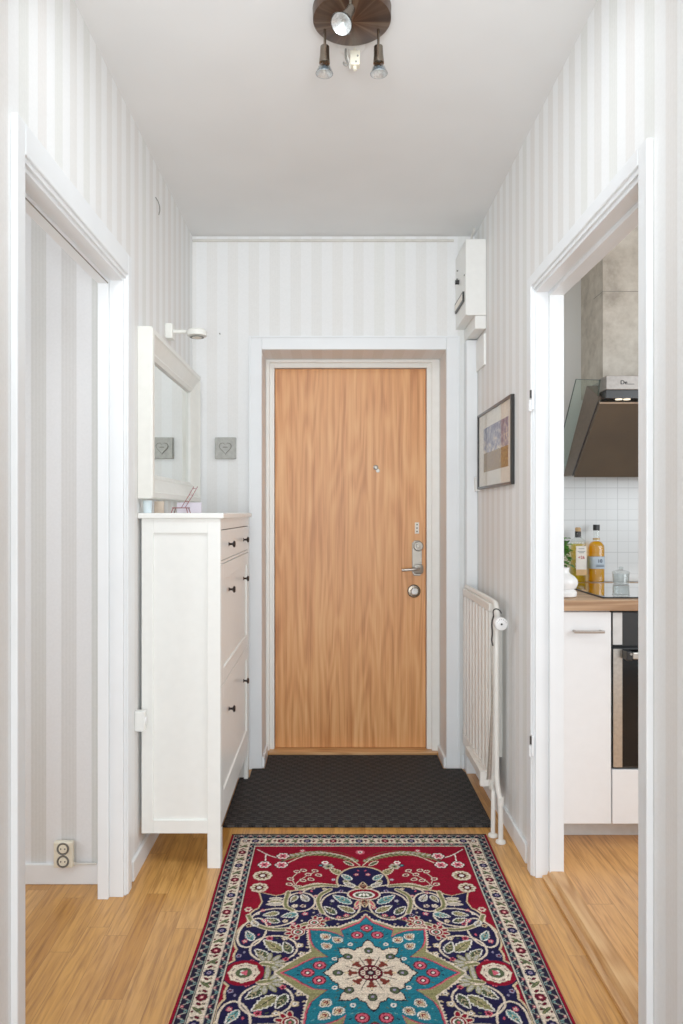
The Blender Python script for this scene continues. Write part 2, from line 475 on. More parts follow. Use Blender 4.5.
# ---- door casings and linings
def casing_set(name, wallx, sgn, ya, yb, top, depth_other, label, wid=.065, lip=.03, lint=.085):
    """opening ya..yb in a wall whose hall face is wallx; sgn=+1 casing projects to +x"""
    root = thing(name, (wallx, (ya+yb)/2, 0), label, 'door casing', kind='structure')
    f0, f1 = sorted((wallx, wallx+sgn*.016)); g0, g1 = sorted((wallx, wallx+sgn*.010))
    e = .0
    for nm, y0, y1 in (('casing_board', ya-lip-wid, ya-lip), ('casing_board', yb+lip, yb+lip+wid)):
        MB().box(f0, f1, y0, y1, 0, top+lint).build(nm, 'white_trim', root, bevel=.003)
    MB().box(f0, f1, ya-lip, yb+lip, top+.012, top+lint).build('casing_board', 'white_trim', root, bevel=.003)
    # lips
    l = MB(); l.box(g0, g1, ya-lip, ya+.0004, 0, top+.012); l.box(g0, g1, yb-.0004, yb+lip, 0, top+.012); l.box(g0, g1, ya+.0004, yb-.0004, top-.0004, top+.012)
    l.build('casing_lip', 'white_trim', root, bevel=.0008)
    # lining through the wall with rebate
    a0, a1 = sorted((wallx+sgn*.006, depth_other))
    mid = wallx - sgn*.042
    h0, h1 = sorted((wallx+sgn*.003, mid)); k0, k1 = sorted((mid, depth_other))
    L = MB()
    L.box(h0, h1, ya, ya+.012, 0, top); L.box(h0, h1, yb-.012, yb, 0, top); L.box(h0, h1, ya+.012, yb-.012, top-.012, top)
    L.build('frame_lining', 'white_trim', root, bevel=.0015)
    L = MB()
    L.box(k0, k1, ya, ya+.026, 0, top); L.box(k0, k1, yb-.026, yb, 0, top); L.box(k0, k1, ya+.026, yb-.026, top-.026, top)
    L.build('frame_stop', 'white_trim', root, bevel=.0015)
    return root
cl = casing_set('trim_left_doorway', XL, 1, 1.59, 2.385, 2.05, -.767, 'white casing and lining of the left door opening', .042, .004, .082)
g = MB(); g.box(-.7325, -.7305, 1.62, 2.355, 2.0225, 2.0255); g.build('sealing_groove', 'joint_shadow', cl)
cr = casing_set('trim_right_doorway', XR, -1, 1.64, 2.51, 2.05, .806, 'white casing and lining of the kitchen door opening', .046, .004, .052)
for z in (.455, 1.66):
    hg = MB().box((.698), .7045, 2.494, 2.516, z-.03, z+.04); hg.cyl((.696, 2.506, z-.035), (.696, 2.506, z+.005), .006, n=12)
    hb = hg.build('hinge_leaf', 'white_trim', cr, bevel=.001)
    MB().cyl((.6965, 2.5005, z+.010), (.6965, 2.5005, z+.038), .0045, n=10).build('hinge_pin', 'black_plastic', hb)

# entrance casing around the recess
ec = thing('trim_entrance', (.11, YB, 0), 'white moulded casing around the entrance recess', 'door casing', kind='structure')
for x0, x1, z0, z1 in ((-.408, -.343, 0, 2.146), (.572, .637, 0, 2.146), (-.343, .572, 2.08, 2.146)):
    MB().box(x0, x1, YB-.014, YB, z0, z1).build('casing_board', 'white_trim', ec, bevel=.003)
    # slim outer moulding
for x0, x1, z0, z1 in ((-.408, -.398, 0, 2.146), (.627, .637, 0, 2.146), (-.398, .627, 2.136, 2.146)):
    MB().box(x0, x1, YB-.020, YB-.014, z0, z1).build('casing_bead', 'white_trim', ec, bevel=.002)

# ---- entrance door
door = thing('door_entrance', (.11, 3.82, 0), 'oak veneered entrance door in a pale frame', 'door', kind='structure')
leaf = box('door_leaf', -.297, .504, 3.820, 3.865, .022, 2.036, 'door_veneer', door, bevel=.002)
fr = MB()
fr.box(-.342, -.300, 3.80, 3.90, .02, 2.078); fr.box(.507, .571, 3.80, 3.90, .02, 2.078); fr.box(-.300, .507, 3.80, 3.90, 2.039, 2.078)
fr.build('door_frame', 'ivory_trim', door, bevel=.002)
fr = MB()
fr.box(-.342, -.324, 3.775, 3.80, .02, 2.078); fr.box(.531, .571, 3.775, 3.80, .02, 2.078); fr.box(-.324, .531, 3.775, 3.80, 2.062, 2.078)
fr.build('frame_rebate', 'ivory_trim', door, bevel=.002)
MB().box(-.300, .507, 3.858, 3.899, .0, 2.045).build('frame_shadow', 'shadow_gap', door)
box('oak_sill', -.342, .571, 3.745, 3.857, 0, .020, 'oak_sill', door, bevel=.002)
# hardware
hw = MB(); hw.prism([(.431, .955), (.431, 1.110), (.444, 1.124), (.470, 1.124), (.483, 1.110), (.483, .955), (.474, .937), (.440, .937)], 3.8125, 3.8205, 'xz')
lp = hw.build('lock_plate', 'lock_steel', leaf, bevel=.002)
MB().lathe([(.027, 0), (.027, .006), (.022, .010), (0, .010)], (.463, 3.8125, 1.094), (0, -1, 0)).build('thumb_turn_rose', 'lock_steel', lp, smooth=True)
MB().lathe([(.013, 0), (.012, .018), (.0, .019)], (.463, 3.803, 1.094), (0, -1, 0)).build('thumb_turn', 'lock_steel', lp, smooth=True)
MB().lathe([(.026, 0), (.026, .005), (.022, .008), (0, .008)], (.463, 3.8125, .972), (0, -1, 0), sq=4).build('handle_rose', 'lock_steel', lp, smooth=True)
MB().tube([(.463, 3.812, .974), (.463, 3.775, .974), (.452, 3.764, .974), (.42, 3.763, .973), (.372, 3.765, .970)], .008, 12, smooth=2).build('lever', 'brushed_steel', lp, smooth=True)
lc = MB().lathe([(.035, 0), (.035, .006), (.030, .011), (.021, .012), (.021, .012), (0, .012)], (.441, 3.820, .855), (0, -1, 0)).build('lock_rose', 'lamp_metal', leaf, smooth=True)
MB().lathe([(.020, 0), (.019, .014), (.015, .018), (0, .018)], (.441, 3.809, .855), (0, -1, 0)).build('lock_knob', 'chrome', lc, smooth=True)
dp = MB().box(.446, .468, 3.816, 3.8205, 1.160, 1.220).build('lock_indicator', 'label_white', leaf, bevel=.001)
for z in (1.172, 1.190, 1.208):
    MB().cyl((.457, 3.8165, z), (.457, 3.814, z), .004, n=12).build('indicator_dot', 'logo_black', dp)
ph = MB().lathe([(.013, 0), (.013, .004), (.009, .006), (.007, .004), (0, .004)], (.238, 3.820, 1.512), (0, -1, 0)).build('peephole', 'lock_steel', leaf, smooth=True)
MB().cyl((.249, 3.8195, 1.495), (.249, 3.816, 1.495), .010, n=20).build('peephole_cover', 'lock_steel', ph)

# ---- thin white cable trunking under the ceiling line of the end wall
t = MB().box(XL+.003, .61, YB-.012, YB, 2.616, 2.628)
struct(t.build('trim_cable_strip', 'cable_white', bevel=.003), 'slim white cable strip just below the ceiling on the end wall', 'cable strip')
t = MB().box(.660, XR-.001, YB-.075, YB, .0, 2.112)
struct(t.build('trim_pipe_duct', 'white_trim', bevel=.003), 'tall white boxed duct in the right-hand corner', 'duct')

# ================================================================== RUG (knotted pattern painted per vertex, mirrored four ways)
def make_rug():
    HX, HY = .5015, .855
    NX, NY = 236, 396
    ax = (np.arange(NX)+.5)/NX*HX; by = (np.arange(NY)+.5)/NY*HY
    A, B = np.meshgrid(ax, by, indexing='ij')
    C = np.zeros((NX, NY, 3))
    c = {k: np.array(v, float) for k, v in dict(red=(132,8,32), dred=(84,10,28), navy=(22,20,56), teal=(26,108,128), cream=(226,208,186),
         olive=(138,134,88), pink=(206,84,104), brown=(112,44,36), dark=(30,24,34), white=(238,232,222), dgreen=(72,84,56),
         gold=(212,188,150), lteal=(92,150,150), grey=(176,172,160), lav=(150,140,170)).items()}
    def put(mask, col): C[mask] = c[col]
    def ell(x, y, rx, ry, col, ang=0):
        a = math.radians(ang); u = (A-x)*math.cos(a)+(B-y)*math.sin(a); v = -(A-x)*math.sin(a)+(B-y)*math.cos(a)
        put((u/rx)**2+(v/ry)**2 < 1, col)
    def cir(x, y, r, col): ell(x, y, r, r, col)
    def poly(pts, col):
        x0 = min(p[0] for p in pts); inside = np.zeros(A.shape, bool)
        n = len(pts)
        for i in range(n):
            xa, ya = pts[i]; xb, yb = pts[(i+1) % n]
            if ya == yb: continue
            cond = ((B > ya) != (B > yb)) & (A < (xb-xa)*(B-ya)/(yb-ya)+xa)
            inside ^= cond
        put(inside, col)
    def sm(pts, k=2, closed=False):
        for _ in range(k):
            q = [] if closed else [pts[0]]
            rng = range(len(pts)) if closed else range(len(pts)-1)
            for i in rng:
                a = pts[i]; b = pts[(i+1) % len(pts)]
                q += [(a[0]*.75+b[0]*.25, a[1]*.75+b[1]*.25), (a[0]*.25+b[0]*.75, a[1]*.25+b[1]*.75)]
            if not closed: q.append(pts[-1])
            pts = q
        return pts
    def line(pts, w, col, s=2, serr=0):
        pts = sm(pts, s) if s else pts
        D = np.full(A.shape, 9.)
        for (xa, ya), (xb, yb) in zip(pts[:-1], pts[1:]):
            L2 = (xb-xa)**2+(yb-ya)**2+1e-12
            tt = np.clip(((A-xa)*(xb-xa)+(B-ya)*(yb-ya))/L2, 0, 1)
            D = np.minimum(D, np.hypot(A-xa-tt*(xb-xa), B-ya-tt*(yb-ya)))
        ww = w
        if serr: ww = w*(1+serr*np.sign(np.sin(A*520)*np.sin(B*520)))
        put(D < ww, col)
    def loop(x, y, rx, ry, w, col, ang=0, a0=0, a1=360):
        t = math.radians(ang); pts = []
        for i in range(41):
            th = math.radians(a0+(a1-a0)*i/40)
            u, v = rx*math.cos(th), ry*math.sin(th)
            pts.append((x+u*math.cos(t)-v*math.sin(t), y+u*math.sin(t)+v*math.cos(t)))
        line(pts, w, col, 0)
    def flower(x, y, r, pet='white', mid='pink', core='dark', n=8, edge=None):
        if edge: cir(x, y, r*1.18, edge)
        for i in range(n):
            th = 2*PI*i/n
            cir(x+r*.62*math.cos(th), y+r*.62*math.sin(th), r*.36, pet)
        cir(x, y, r*.5, mid); cir(x, y, r*.24, core)
    def leaf(x0, y0, x1, y1, w, fill='olive', edge='cream', vein=None):
        cx, cy = (x0+x1)/2, (y0+y1)/2; L = math.hypot(x1-x0, y1-y0)/2; an = math.degrees(math.atan2(y1-y0, x1-x0))
        if edge: ell(cx, cy, L+.003, w+.0032, edge, an)
        ell(cx, cy, L, w, fill, an)
        if vein: line([(x0, y0), (x1, y1)], .0012, vein, 0)
    def bigleaf(x0, y0, x1, y1, w, fill='dgreen', edge='white'):
        L = math.hypot(x1-x0, y1-y0); ux, uy = (x1-x0)/L, (y1-y0)/L; nx, ny = -uy, ux
        def outline(g):
            L_, R_ = [], []
            for i in range(13):
                t = i/12; ww = (w*math.sin(PI*t**.75)*(1+(.22 if i % 2 else -.12))+g) if 0 < i < 12 else g*.3
                px, py = x0+ux*(L+2*g)*t-ux*g, y0+uy*(L+2*g)*t-uy*g
                L_.append((px+nx*ww, py+ny*ww)); R_.append((px-nx*ww, py-ny*ww))
            return L_+R_[::-1]
        poly(outline(.0034), edge); poly(outline(0), fill)
        line([(x0, y0), (x1, y1)], .0014, 'dark', 0)
        for t in (.35, .6):
            px, py = x0+(x1-x0)*t, y0+(y1-y0)*t
            for sg in (-1, 1): line([(px, py), (px+ux*.008+nx*sg*w*.6, py+uy*.008+ny*sg*w*.6)], .0009, 'gold', 0)
    def palmette(x, y, r, ang, cols=('cream', 'red', 'white', 'dgreen', 'pink')):
        a = math.radians(ang)
        for i in range(7):
            th = a+math.radians(-105+i*35)
            cx, cy = x+r*.78*math.cos(th), y+r*.78*math.sin(th)
            ell(cx, cy, r*.42, r*.26, cols[0], math.degrees(th)); ell(cx, cy, r*.33, r*.17, cols[1], math.degrees(th))
        cir(x, y, r*.62, cols[0]); cir(x, y, r*.54, cols[1]); cir(x, y, r*.40, cols[2]); cir(x, y, r*.29, cols[3]); cir(x, y, r*.12, cols[4])
    # --- field
    C[:] = c['red']
    # palm plumes under the end border
    for k in range(30):
        t = k/29; x = .008+.262*t; y = .612+.082*math.sin(t*2.35+.25)
        leaf(x, y, x+.020, y-.018*(.5+t), .0050, 'dgreen' if k % 2 else 'olive', None)
        leaf(x, y, x+.018, y+.013, .0048, 'olive' if k % 2 else 'grey', None)
    line([(.005, .60), (.05, .670), (.13, .700), (.20, .683), (.268, .615)], .0020, 'cream')
    line([(.008, .63), (.05, .690), (.13, .716), (.20, .70)], .0013, 'dgreen')
    flower(0, .700, .018, 'pink', 'white', 'dred'); flower(.215, .712, .011, 'pink', 'white', 'dred')
    line([(.385, .722), (.335, .672), (.29, .650)], .0018, 'white'); line([(.35, .69), (.345, .62)], .0018, 'white')
    for x, y in ((.285, .670), (.347, .606), (.286, .604)):
        cir(x, y, .027, 'dred'); flower(x, y, .024, 'white', 'pink', 'dred', 6)
        for q in range(6): cir(x+.0149*math.cos(q*PI/3), y+.0149*math.sin(q*PI/3), .0045, 'pink')
    for x, y, rr, nn in ((.346, .528, .034, 10), (.350, .448, .031, 8)):
        flower(x, y, rr, 'cream', 'dred', 'white', nn)
        for q in range(nn): cir(x+rr*.62*math.cos(q*2*PI/nn), y+rr*.62*math.sin(q*2*PI/nn), rr*.14, 'olive')
    flower(.372, .315, .014, 'cream', 'pink', 'dred', 6)
    line([(.225, .425), (.232, .47), (.20, .52), (.16, .56)], .0014, 'cream'); line([(.232, .47), (.245, .51), (.225, .55)], .0014, 'cream')
    for x, y in ((.248, .505), (.228, .556), (.205, .496), (.188, .536), (.178, .503), (.165, .562), (.152, .532), (.25, .47), (.206, .565)):
        ell(x, y, .0125, .0095, 'cream', 30); ell(x, y, .0085, .006, 'dred', 30); cir(x, y, .0028, 'pink')
    flower(.118, .592, .021, 'grey', 'olive', 'navy', 6); flower(.130, .620, .013, 'white', 'pink', 'dark', 6); cir(.145, .60, .010, 'navy'); cir(.145, .60, .005, 'lteal')
    bigleaf(.072, .535, .112, .580, .012, 'olive', 'cream'); bigleaf(.135, .470, .205, .452, .010, 'olive', 'cream'); bigleaf(.20, .44, .235, .46, .008, 'dgreen', 'cream')
    leaf(.03, .60, .06, .63, .007, 'dgreen', 'cream')
    # --- navy ground with lobes
    lobes = [('e', 0, .49, .085, .098), ('e', .105, .395, .105, .060), ('e', .205, .375, .070, .055), ('e', .285, .27, .080, .065),
             ('e', .30, .165, .092, .105), ('e', .335, .0, .068, .066), ('e', .31, .08, .07, .08)]
    box_ = [(.235, .320), (.240, .415), (.290, .395), (.345, .418), (.330, .36), (.340, .315)]
    for _, x, y, rx, ry in lobes: ell(x, y, rx+.006, ry+.006, 'gold')
    bx = [(p[0]+(p[0]-.288)*.10, p[1]+(p[1]-.365)*.10) for p in box_]
    poly(bx, 'gold')
    for _, x, y, rx, ry in lobes: ell(x, y, rx, ry, 'navy')
    poly(box_, 'navy')
    poly([(0, .5), (.1, .43), (.2, .38), (.28, .3), (.33, .2), (.34, .1), (.34, 0), (0, 0)], 'navy')
    for q in range(3):
        ell(.288, .345+.017*q, .030-.004*q, .0085, 'cream'); ell(.288, .345+.017*q, .024-.004*q, .0045, 'olive' if q % 2 else 'grey')
    line([(.288, .335), (.288, .392)], .002, 'cream', 0)
    # arabesque scrolls: closed cream rings
    W_ = .0030
    loop(.078, .338, .063, .080, W_, 'cream'); loop(.207, .360, .047, .056, W_, 'cream')
    loop(.285, .270, .072, .050, W_, 'cream', -12); loop(.274, .110, .068, .062, W_, 'cream')
    loop(.345, .190, .040, .075, W_, 'cream', 10); loop(.105, .415, .095, .050, W_, 'cream', 0, 10, 200)
    for pts_ in ([(.185, .235), (.24, .203), (.30, .206), (.35, .238), (.368, .28)], [(.112, .435), (.148, .40), (.152, .35), (.135, .295)],
                 [(.09, .458), (.15, .470), (.215, .440)], [(.200, .050), (.245, .028), (.30, .040)], [(.23, .31), (.26, .335), (.25, .42)],
                 [(.06, .49), (.03, .45), (.0, .44)]):
        line(pts_, .0088, 'cream'); line(pts_, .0060, 'olive'); line(pts_, .0012, 'dgreen')
    for x0, y0, x1, y1, w, f in ((.045, .350, .100, .398, .014, 'lteal'), (.035, .300, .085, .335, .012, 'olive'), (.095, .290, .128, .330, .011, 'dgreen'),
                                 (.250, .095, .305, .150, .016, 'olive'), (.225, .090, .245, .140, .012, 'dgreen'), (.290, .070, .325, .105, .012, 'dgreen'),
                                 (.215, .290, .262, .275, .011, 'lteal'), (.275, .295, .320, .282, .010, 'olive'), (.270, .245, .31, .262, .010, 'dgreen'),
                                 (.185, .365, .205, .402, .010, 'grey'), (.040, .500, .070, .535, .010, 'lteal'), (.030, .455, .062, .478, .009, 'grey'),
                                 (.340, .150, .362, .195, .010, 'lteal'), (.335, .225, .352, .250, .008, 'grey'), (.222, .395, .238, .36, .008, 'olive')):
        bigleaf(x0, y0, x1, y1, w, f)
    for i in range(7):
        th = math.radians(60+i*34); 
        x, y = .285+.036*math.cos(th), .040+.030*math.sin(th)
        ell(x, y, .019, .0085, 'olive', math.degrees(th)); ell(x, y, .015, .0055, 'grey', math.degrees(th))
    rs0 = random.Random(11)
    for x, y, r in ((.225, .335, .011), (.198, .335, .010), (.25, .250, .010), (.315, .252, .010), (.36, .225, .010), (.245, .160, .011), (.29, .160, .011),
                    (.105, .365, .009), (.060, .280, .010), (.362, .145, .009), (.17, .445, .009), (.13, .440, .008), (.02, .535, .009), (.325, .31, .008),
                    (.19, .290, .010), (.225, .235, .009), (.028, .325, .010), (.33, .05, .009), (.37, .075, .009), (.20, .125, .012), (.192, .085, .011), (.215, .165, .009),
                    (.085, .270, .009), (.12, .262, .009), (.145, .285, .008), (.16, .32, .008), (.075, .425, .009), (.045, .42, .008), (.10, .50, .008), (.21, .415, .008), (.235, .06, .009),
                    (.30, .235, .008), (.34, .29, .008), (.16, .395, .008)):
        flower(x, y, r, rs0.choice(['pink', 'pink', 'lav', 'cream', 'gold']), rs0.choice(['white', 'dred', 'cream']), 'dred', 5)
    # small fillers scattered on the bare navy ground
    nav = c['navy']
    for _ in range(420):
        x, y = rs0.uniform(.0, .39), rs0.uniform(.0, .57)
        ix, iy = min(NX-1, int(x/HX*NX)), min(NY-1, int(y/HY*NY)); k = 4
        patch = C[max(0, ix-k):ix+k+1, max(0, iy-k):iy+k+1]
        if np.all(patch == nav):
            t_ = rs0.random()
            if t_ < .45: ell(x, y, .0052, .0026, rs0.choice(['pink', 'lav', 'gold']), rs0.uniform(0, 180))
            elif t_ < .8: leaf(x-.005, y-.003, x+.005, y+.003, .0026, rs0.choice(['olive', 'dgreen', 'lteal']), None)
            else: cir(x, y, .0036, 'cream'); cir(x, y, .0018, 'dred')
    # cartouches: red blossoms with a cream ring
    palmette(.160, .242, .032, 200); palmette(.208, .192, .035, 20)
    cir(.345, 0, .055, 'red')
    for r_, c_ in ((.040, 'cream'), (.034, 'dred'), (.031, 'cream'), (.022, 'dgreen')): cir(.345, 0, r_, c_)
    for q in range(8): cir(.345+.036*math.cos(q*PI/4), .036*math.sin(q*PI/4), .0075, 'cream')
    ell(.345, 0, .013, .006, 'white', 45); ell(.345, 0, .006, .013, 'pink', 45)
    ell(0, .405, .056, .038, 'cream'); ell(0, .405, .050, .033, 'red'); ell(0, .402, .036, .022, 'white'); ell(0, .402, .029, .015, 'dgreen')
    for q in (-1, 0, 1): ell(q*.012, .402, .0045, .010, 'white', q*25)
    bigleaf(0, .440, 0, .482, .011, 'brown', 'gold'); bigleaf(0, .372, 0, .330, .010, 'brown', 'gold'); ell(.024, .350, .008, .02, 'gold', 20); ell(.024, .350, .004, .015, 'pink', 20)
    line([(.0, .31), (.05, .275), (.10, .262), (.15, .235)], .0014, 'olive')
    # --- medallion
    outer = [(0, .300), (.022, .262), (.055, .245), (.085, .225), (.12, .222), (.185, .222), (.182, .165), (.178, .13), (.172, .10), (.205, .07), (.235, .04), (.272, 0), (0, 0)]
    def zig(pts, amp, n=5):
        out = []
        for (xa, ya), (xb, yb) in zip(pts[:-2], pts[1:-1]):
            L = math.hypot(xb-xa, yb-ya); nx, ny = (yb-ya)/L, -(xb-xa)/L; k = max(2, int(L/.011))
            for i in range(k):
                t0 = i/k; t1 = (i+.5)/k
                out.append((xa+(xb-xa)*t0, ya+(yb-ya)*t0)); out.append((xa+(xb-xa)*t1-nx*amp, ya+(yb-ya)*t1-ny*amp))
        return out+[pts[-2], pts[-1]]
    poly(zig(outer, -.006), 'cream'); 
    k1 = [(p[0]*.955, p[1]*.955) for p in outer]; poly(k1, 'olive')
    star = [(0, .272), (.02, .238), (.052, .215), (.078, .198), (.070, .165), (.088, .180), (.120, .196), (.170, .200), (.166, .150), (.155, .115), (.130, .085), (.115, .070),
            (.150, .066), (.180, .045), (.205, .022), (.238, 0), (0, 0)]
    poly([(p[0]*1.045, p[1]*1.04) for p in star], 'pink'); poly([(p[0]*1.015, p[1]*1.012) for p in star], 'dred'); poly(star, 'teal')
    for q in range(260):
        x, y = rs0.uniform(0, .2), rs0.uniform(0, .25)
        ix, iy = min(NX-1, int(x/HX*NX)), min(NY-1, int(y/HY*NY))
        if np.all(C[max(0, ix-4):ix+5, max(0, iy-4):iy+5] == c['teal']): leaf(x-.004, y-.002, x+.004, y+.003, .0018, rs0.choice(['lteal', 'navy', 'dgreen']), None)
    for x, y in ((0, .212), (.030, .176), (.172, .0), (.140, .032)): flower(x, y, .0165, 'pink', 'dred', 'white', 8, 'dred')
    for x, y in ((.125, .168), (.090, .152), (.122, .122)):
        bigleaf(x-.010, y-.010, x+.011, y+.011, .0115, 'dark', 'white'); bigleaf(x-.006, y-.006, x+.007, y+.007, .0055, 'red', 'gold')
    for x, y in ((.052, .130), (.098, .062)): cir(x, y, .0075, 'white'); cir(x, y, .0035, 'teal')
    wst = [(0, .152), (.014, .136), (.018, .118), (.034, .112), (.040, .100), (.058, .112), (.086, .110), (.082, .086), (.070, .072), (.088, .062), (.088, .046), (.104, .034), (.112, .016), (.130, 0), (0, 0)]
    poly([(p[0]*1.03, p[1]*1.03) for p in wst], 'dark'); poly(zig(wst, -.003), 'cream')
    for th, r in ((90, .098), (0, .088), (50, .092)):
        x, y = r*math.cos(math.radians(th)), r*math.sin(math.radians(th))
        leaf(x-.010*math.cos(math.radians(th)), y-.010*math.sin(math.radians(th)), x+.014*math.cos(math.radians(th)), y+.014*math.sin(math.radians(th)), .0105, 'dgreen', 'dark')
        cir(x, y, .0045, 'lav')
    for i in range(5):
        th = math.radians(i*22.5)
        line([(.02*math.cos(th), .02*math.sin(th)), (.075*math.cos(th), .075*math.sin(th))], .0012, 'dark', 0)
        if i in (0, 2, 4):
            x, y = .047*math.cos(th), .047*math.sin(th)
            ell(x, y, .013, .0075, 'brown', i*22.5)
            ell(.056*math.cos(th), .056*math.sin(th), .006, .0145, 'brown', i*22.5); ell(.066*math.cos(th), .066*math.sin(th), .006, .004, 'gold', i*22.5)
    cir(0, 0, .034, 'dred')
    for i in range(8): th = 2*PI*i/8+.2; cir(.021*math.cos(th), .021*math.sin(th), .0062, 'cream')
    for i in range(8): th = 2*PI*i/8+.2; cir(.021*math.cos(th), .021*math.sin(th), .0028, 'red')
    cir(0, 0, .011, 'dark'); cir(0, 0, .006, 'grey')
    # --- borders
    dA = HX-A; dB = HY-B; side = dA < dB
    d = np.minimum(dA, dB); T = np.where(side, B, A)
    put(d < .109, 'dark')
    put((d >= .104) & (d < .107), 'cream')
    # guard bands (inner, outer)
    for lo, hi in ((.012, .043), (.083, .104)):
        mk = (d >= lo) & (d < hi)
        v = (d-lo)/(hi-lo); ph = (T/.036) % 1
        C[mk] = c['dark']*.6+c['navy']*.4
        wav = .5+.30*np.sin(2*PI*ph)
        z = mk & (np.abs(v-wav) < .10); C[z] = c['grey']*.9
        z = mk & (np.hypot((v-.30)*(hi-lo), (ph-.75)*.036) < .0048); C[z] = c['pink']*.85
        z = mk & (np.hypot((v-.30)*(hi-lo), (ph-.75)*.036) < .0020); C[z] = c['cream']
        z = mk & (np.hypot((v-.72)*(hi-lo), (ph-.25)*.036) < .0048); C[z] = c['lteal']*.9
        z = mk & (np.hypot((v-.72)*(hi-lo), (ph-.25)*.036) < .0020); C[z] = c['dred']
        z = mk & ((v < .08) | (v > .92)); C[z] = c['grey']*.95
        z = mk & (((v > .08) & (v < .13)) | ((v > .87) & (v < .92))); C[z] = c['dark']
    mk = (d >= .044) & (d < .082); C[mk] = c['cream']
    def stamp(tx, on_side):
        def P(u, t):
            return (HX-(.063+u), t) if on_side else (t, HY-(.063+u))
        k = int(round(tx/.05))
        if k % 2 == 0:
            x, y = P(0, tx); cols = ('dred', 'pink', 'cream') if (k//2) % 2 else ('navy', 'lav', 'dred')
            for q in range(8):
                th = q*PI/4; cir(x+.0115*math.cos(th), y+.0115*math.sin(th), .0050, cols[0])
            cir(x, y, .0095, cols[0]); cir(x, y, .006, cols[1]); cir(x, y, .003, cols[2])
            for sgn in (-1, 1):
                a = P(-.010*sgn, tx+sgn*.020); b = P(.004*sgn, tx+sgn*.030); leaf(a[0], a[1], b[0], b[1], .0050, 'dred', None)
                x, y = P(.009*sgn, tx+sgn*.024); cir(x, y, .0042, 'dark'); cir(x, y, .0018, 'gold')
        else:
            a = P(-.015, tx-.014); b = P(.013, tx+.012); leaf(a[0], a[1], b[0], b[1], .0058, 'dgreen', None); line([a, b], .001, 'olive', 0)
            a = P(.013, tx-.012); b = P(-.002, tx+.001); leaf(a[0], a[1], b[0], b[1], .0048, 'dgreen', None)
            x, y = P(.012, tx-.004); cir(x, y, .0040, 'dred'); x, y = P(-.013, tx+.004); cir(x, y, .0040, 'dred')
    for i in range(0, 16): stamp(i*.05, True)
    for i in range(0, 9): stamp(i*.05, False)
    x, y = HX-.063, HY-.063; flower(x, y, .014, 'dred', 'white', 'navy', 6)
    put((dA < .0115), 'red'); put((dB < .012), 'dark'); put(dB < .003, 'cream')
    # --- mirror and add knot-level variation
    full = np.concatenate([C[::-1], C], 0); full = np.concatenate([full[:, ::-1], full], 1)
    rs = np.random.RandomState(7)
    full = full*(1+rs.normal(0, .10, full.shape[:2]))[..., None]
    full = full*(1+rs.normal(0, .05, (1, full.shape[1], 1)))
    full = np.clip(full*.95, 3, 255)/255
    full = np.where(full <= .04045, full/12.92, ((full+.055)/1.055)**2.4)
    nx, ny = 2*NX, 2*NY
    X = (np.arange(nx)+.5-NX)/NX*HX; Y = (np.arange(ny)+.5-NY)/NY*HY
    GX, GY = np.meshgrid(X, Y, indexing='ij')
    Z = np.full(GX.shape, .008)+rs.normal(0, .0004, GX.shape)
    Z[0] = Z[-1] = .0005; Z[:, 0] = Z[:, -1] = .0005
    # a slightly wavy woven edge
    GX = GX + .0015*np.sin(GY*9)*(np.abs(GX)/HX)**3 - .012*np.clip((.25-GY)/.5, 0, 1)*np.clip(-GX/HX, 0, 1)**2
    co = np.stack([GX, GY, Z], -1).reshape(-1, 3).astype(np.float32)
    idx = np.arange(nx*ny).reshape(nx, ny)
    q = np.stack([idx[:-1, :-1], idx[1:, :-1], idx[1:, 1:], idx[:-1, 1:]], -1).reshape(-1, 4)
    me = bpy.data.meshes.new('oriental_rug')
    me.vertices.add(len(co)); me.vertices.foreach_set('co', co.ravel())
    me.loops.add(q.size); me.loops.foreach_set('vertex_index', q.ravel().astype(np.int32))
    me.polygons.add(len(q)); me.polygons.foreach_set('loop_start', (np.arange(len(q))*4).astype(np.int32))
    me.polygons.foreach_set('loop_total', np.full(len(q), 4, np.int32)) if hasattr(me.polygons[0], 'loop_total') and False else None
    me.update(calc_edges=True)
    at = me.color_attributes.new('knots', 'FLOAT_COLOR', 'POINT')
    cc = np.concatenate([full.reshape(-1, 3), np.ones((nx*ny, 1))], 1).astype(np.float32)
    at.data.foreach_set('color', cc.ravel())
    me.polygons.foreach_set('use_smooth', np.ones(len(q), bool))
    m, nt, b = new_mat('knotted_wool')
    va = nt.nodes.new('ShaderNodeVertexColor'); va.layer_name = 'knots'
    nz = noise(nt, pos(nt), 420, 2, .7)
    col = mixc(nt, .35, va.outputs['Color'], ramp(nt, nz.outputs[0], [(.3, (150,150,150)), (.65, (255,255,255))]), 'MULTIPLY')
    nt.links.new(col, b.inputs['Base Color'])
    b.inputs['Roughness'].default_value = .95; b.inputs['Specular IOR Level'].default_value = .1
    bump(nt, b, nz.outputs[0], .5, .002)
    me.materials.append(m)
    o = bpy.data.objects.new('oriental_rug', me); COL.objects.link(o)
    o.location = (.1085, 1.971, 0)
    tag(o, 'red and navy oriental rug with a teal star medallion on the oak floor', 'rug')
make_rug()

# ---- door mat
mt = MB().prism([(-.437, 2.895), (.655, 2.895), (.655, 3.485), (.645, 3.545), (.555, 3.545), (.555, 3.743), (-.328, 3.743), (-.328, 3.545), (-.390, 3.545), (-.390, 3.425), (-.437, 3.425)], .0005, .010, 'xy')
tag(mt.build('door_mat', 'woven_mat', bevel=.003), 'charcoal woven door mat filling the floor before the entrance door', 'door mat')

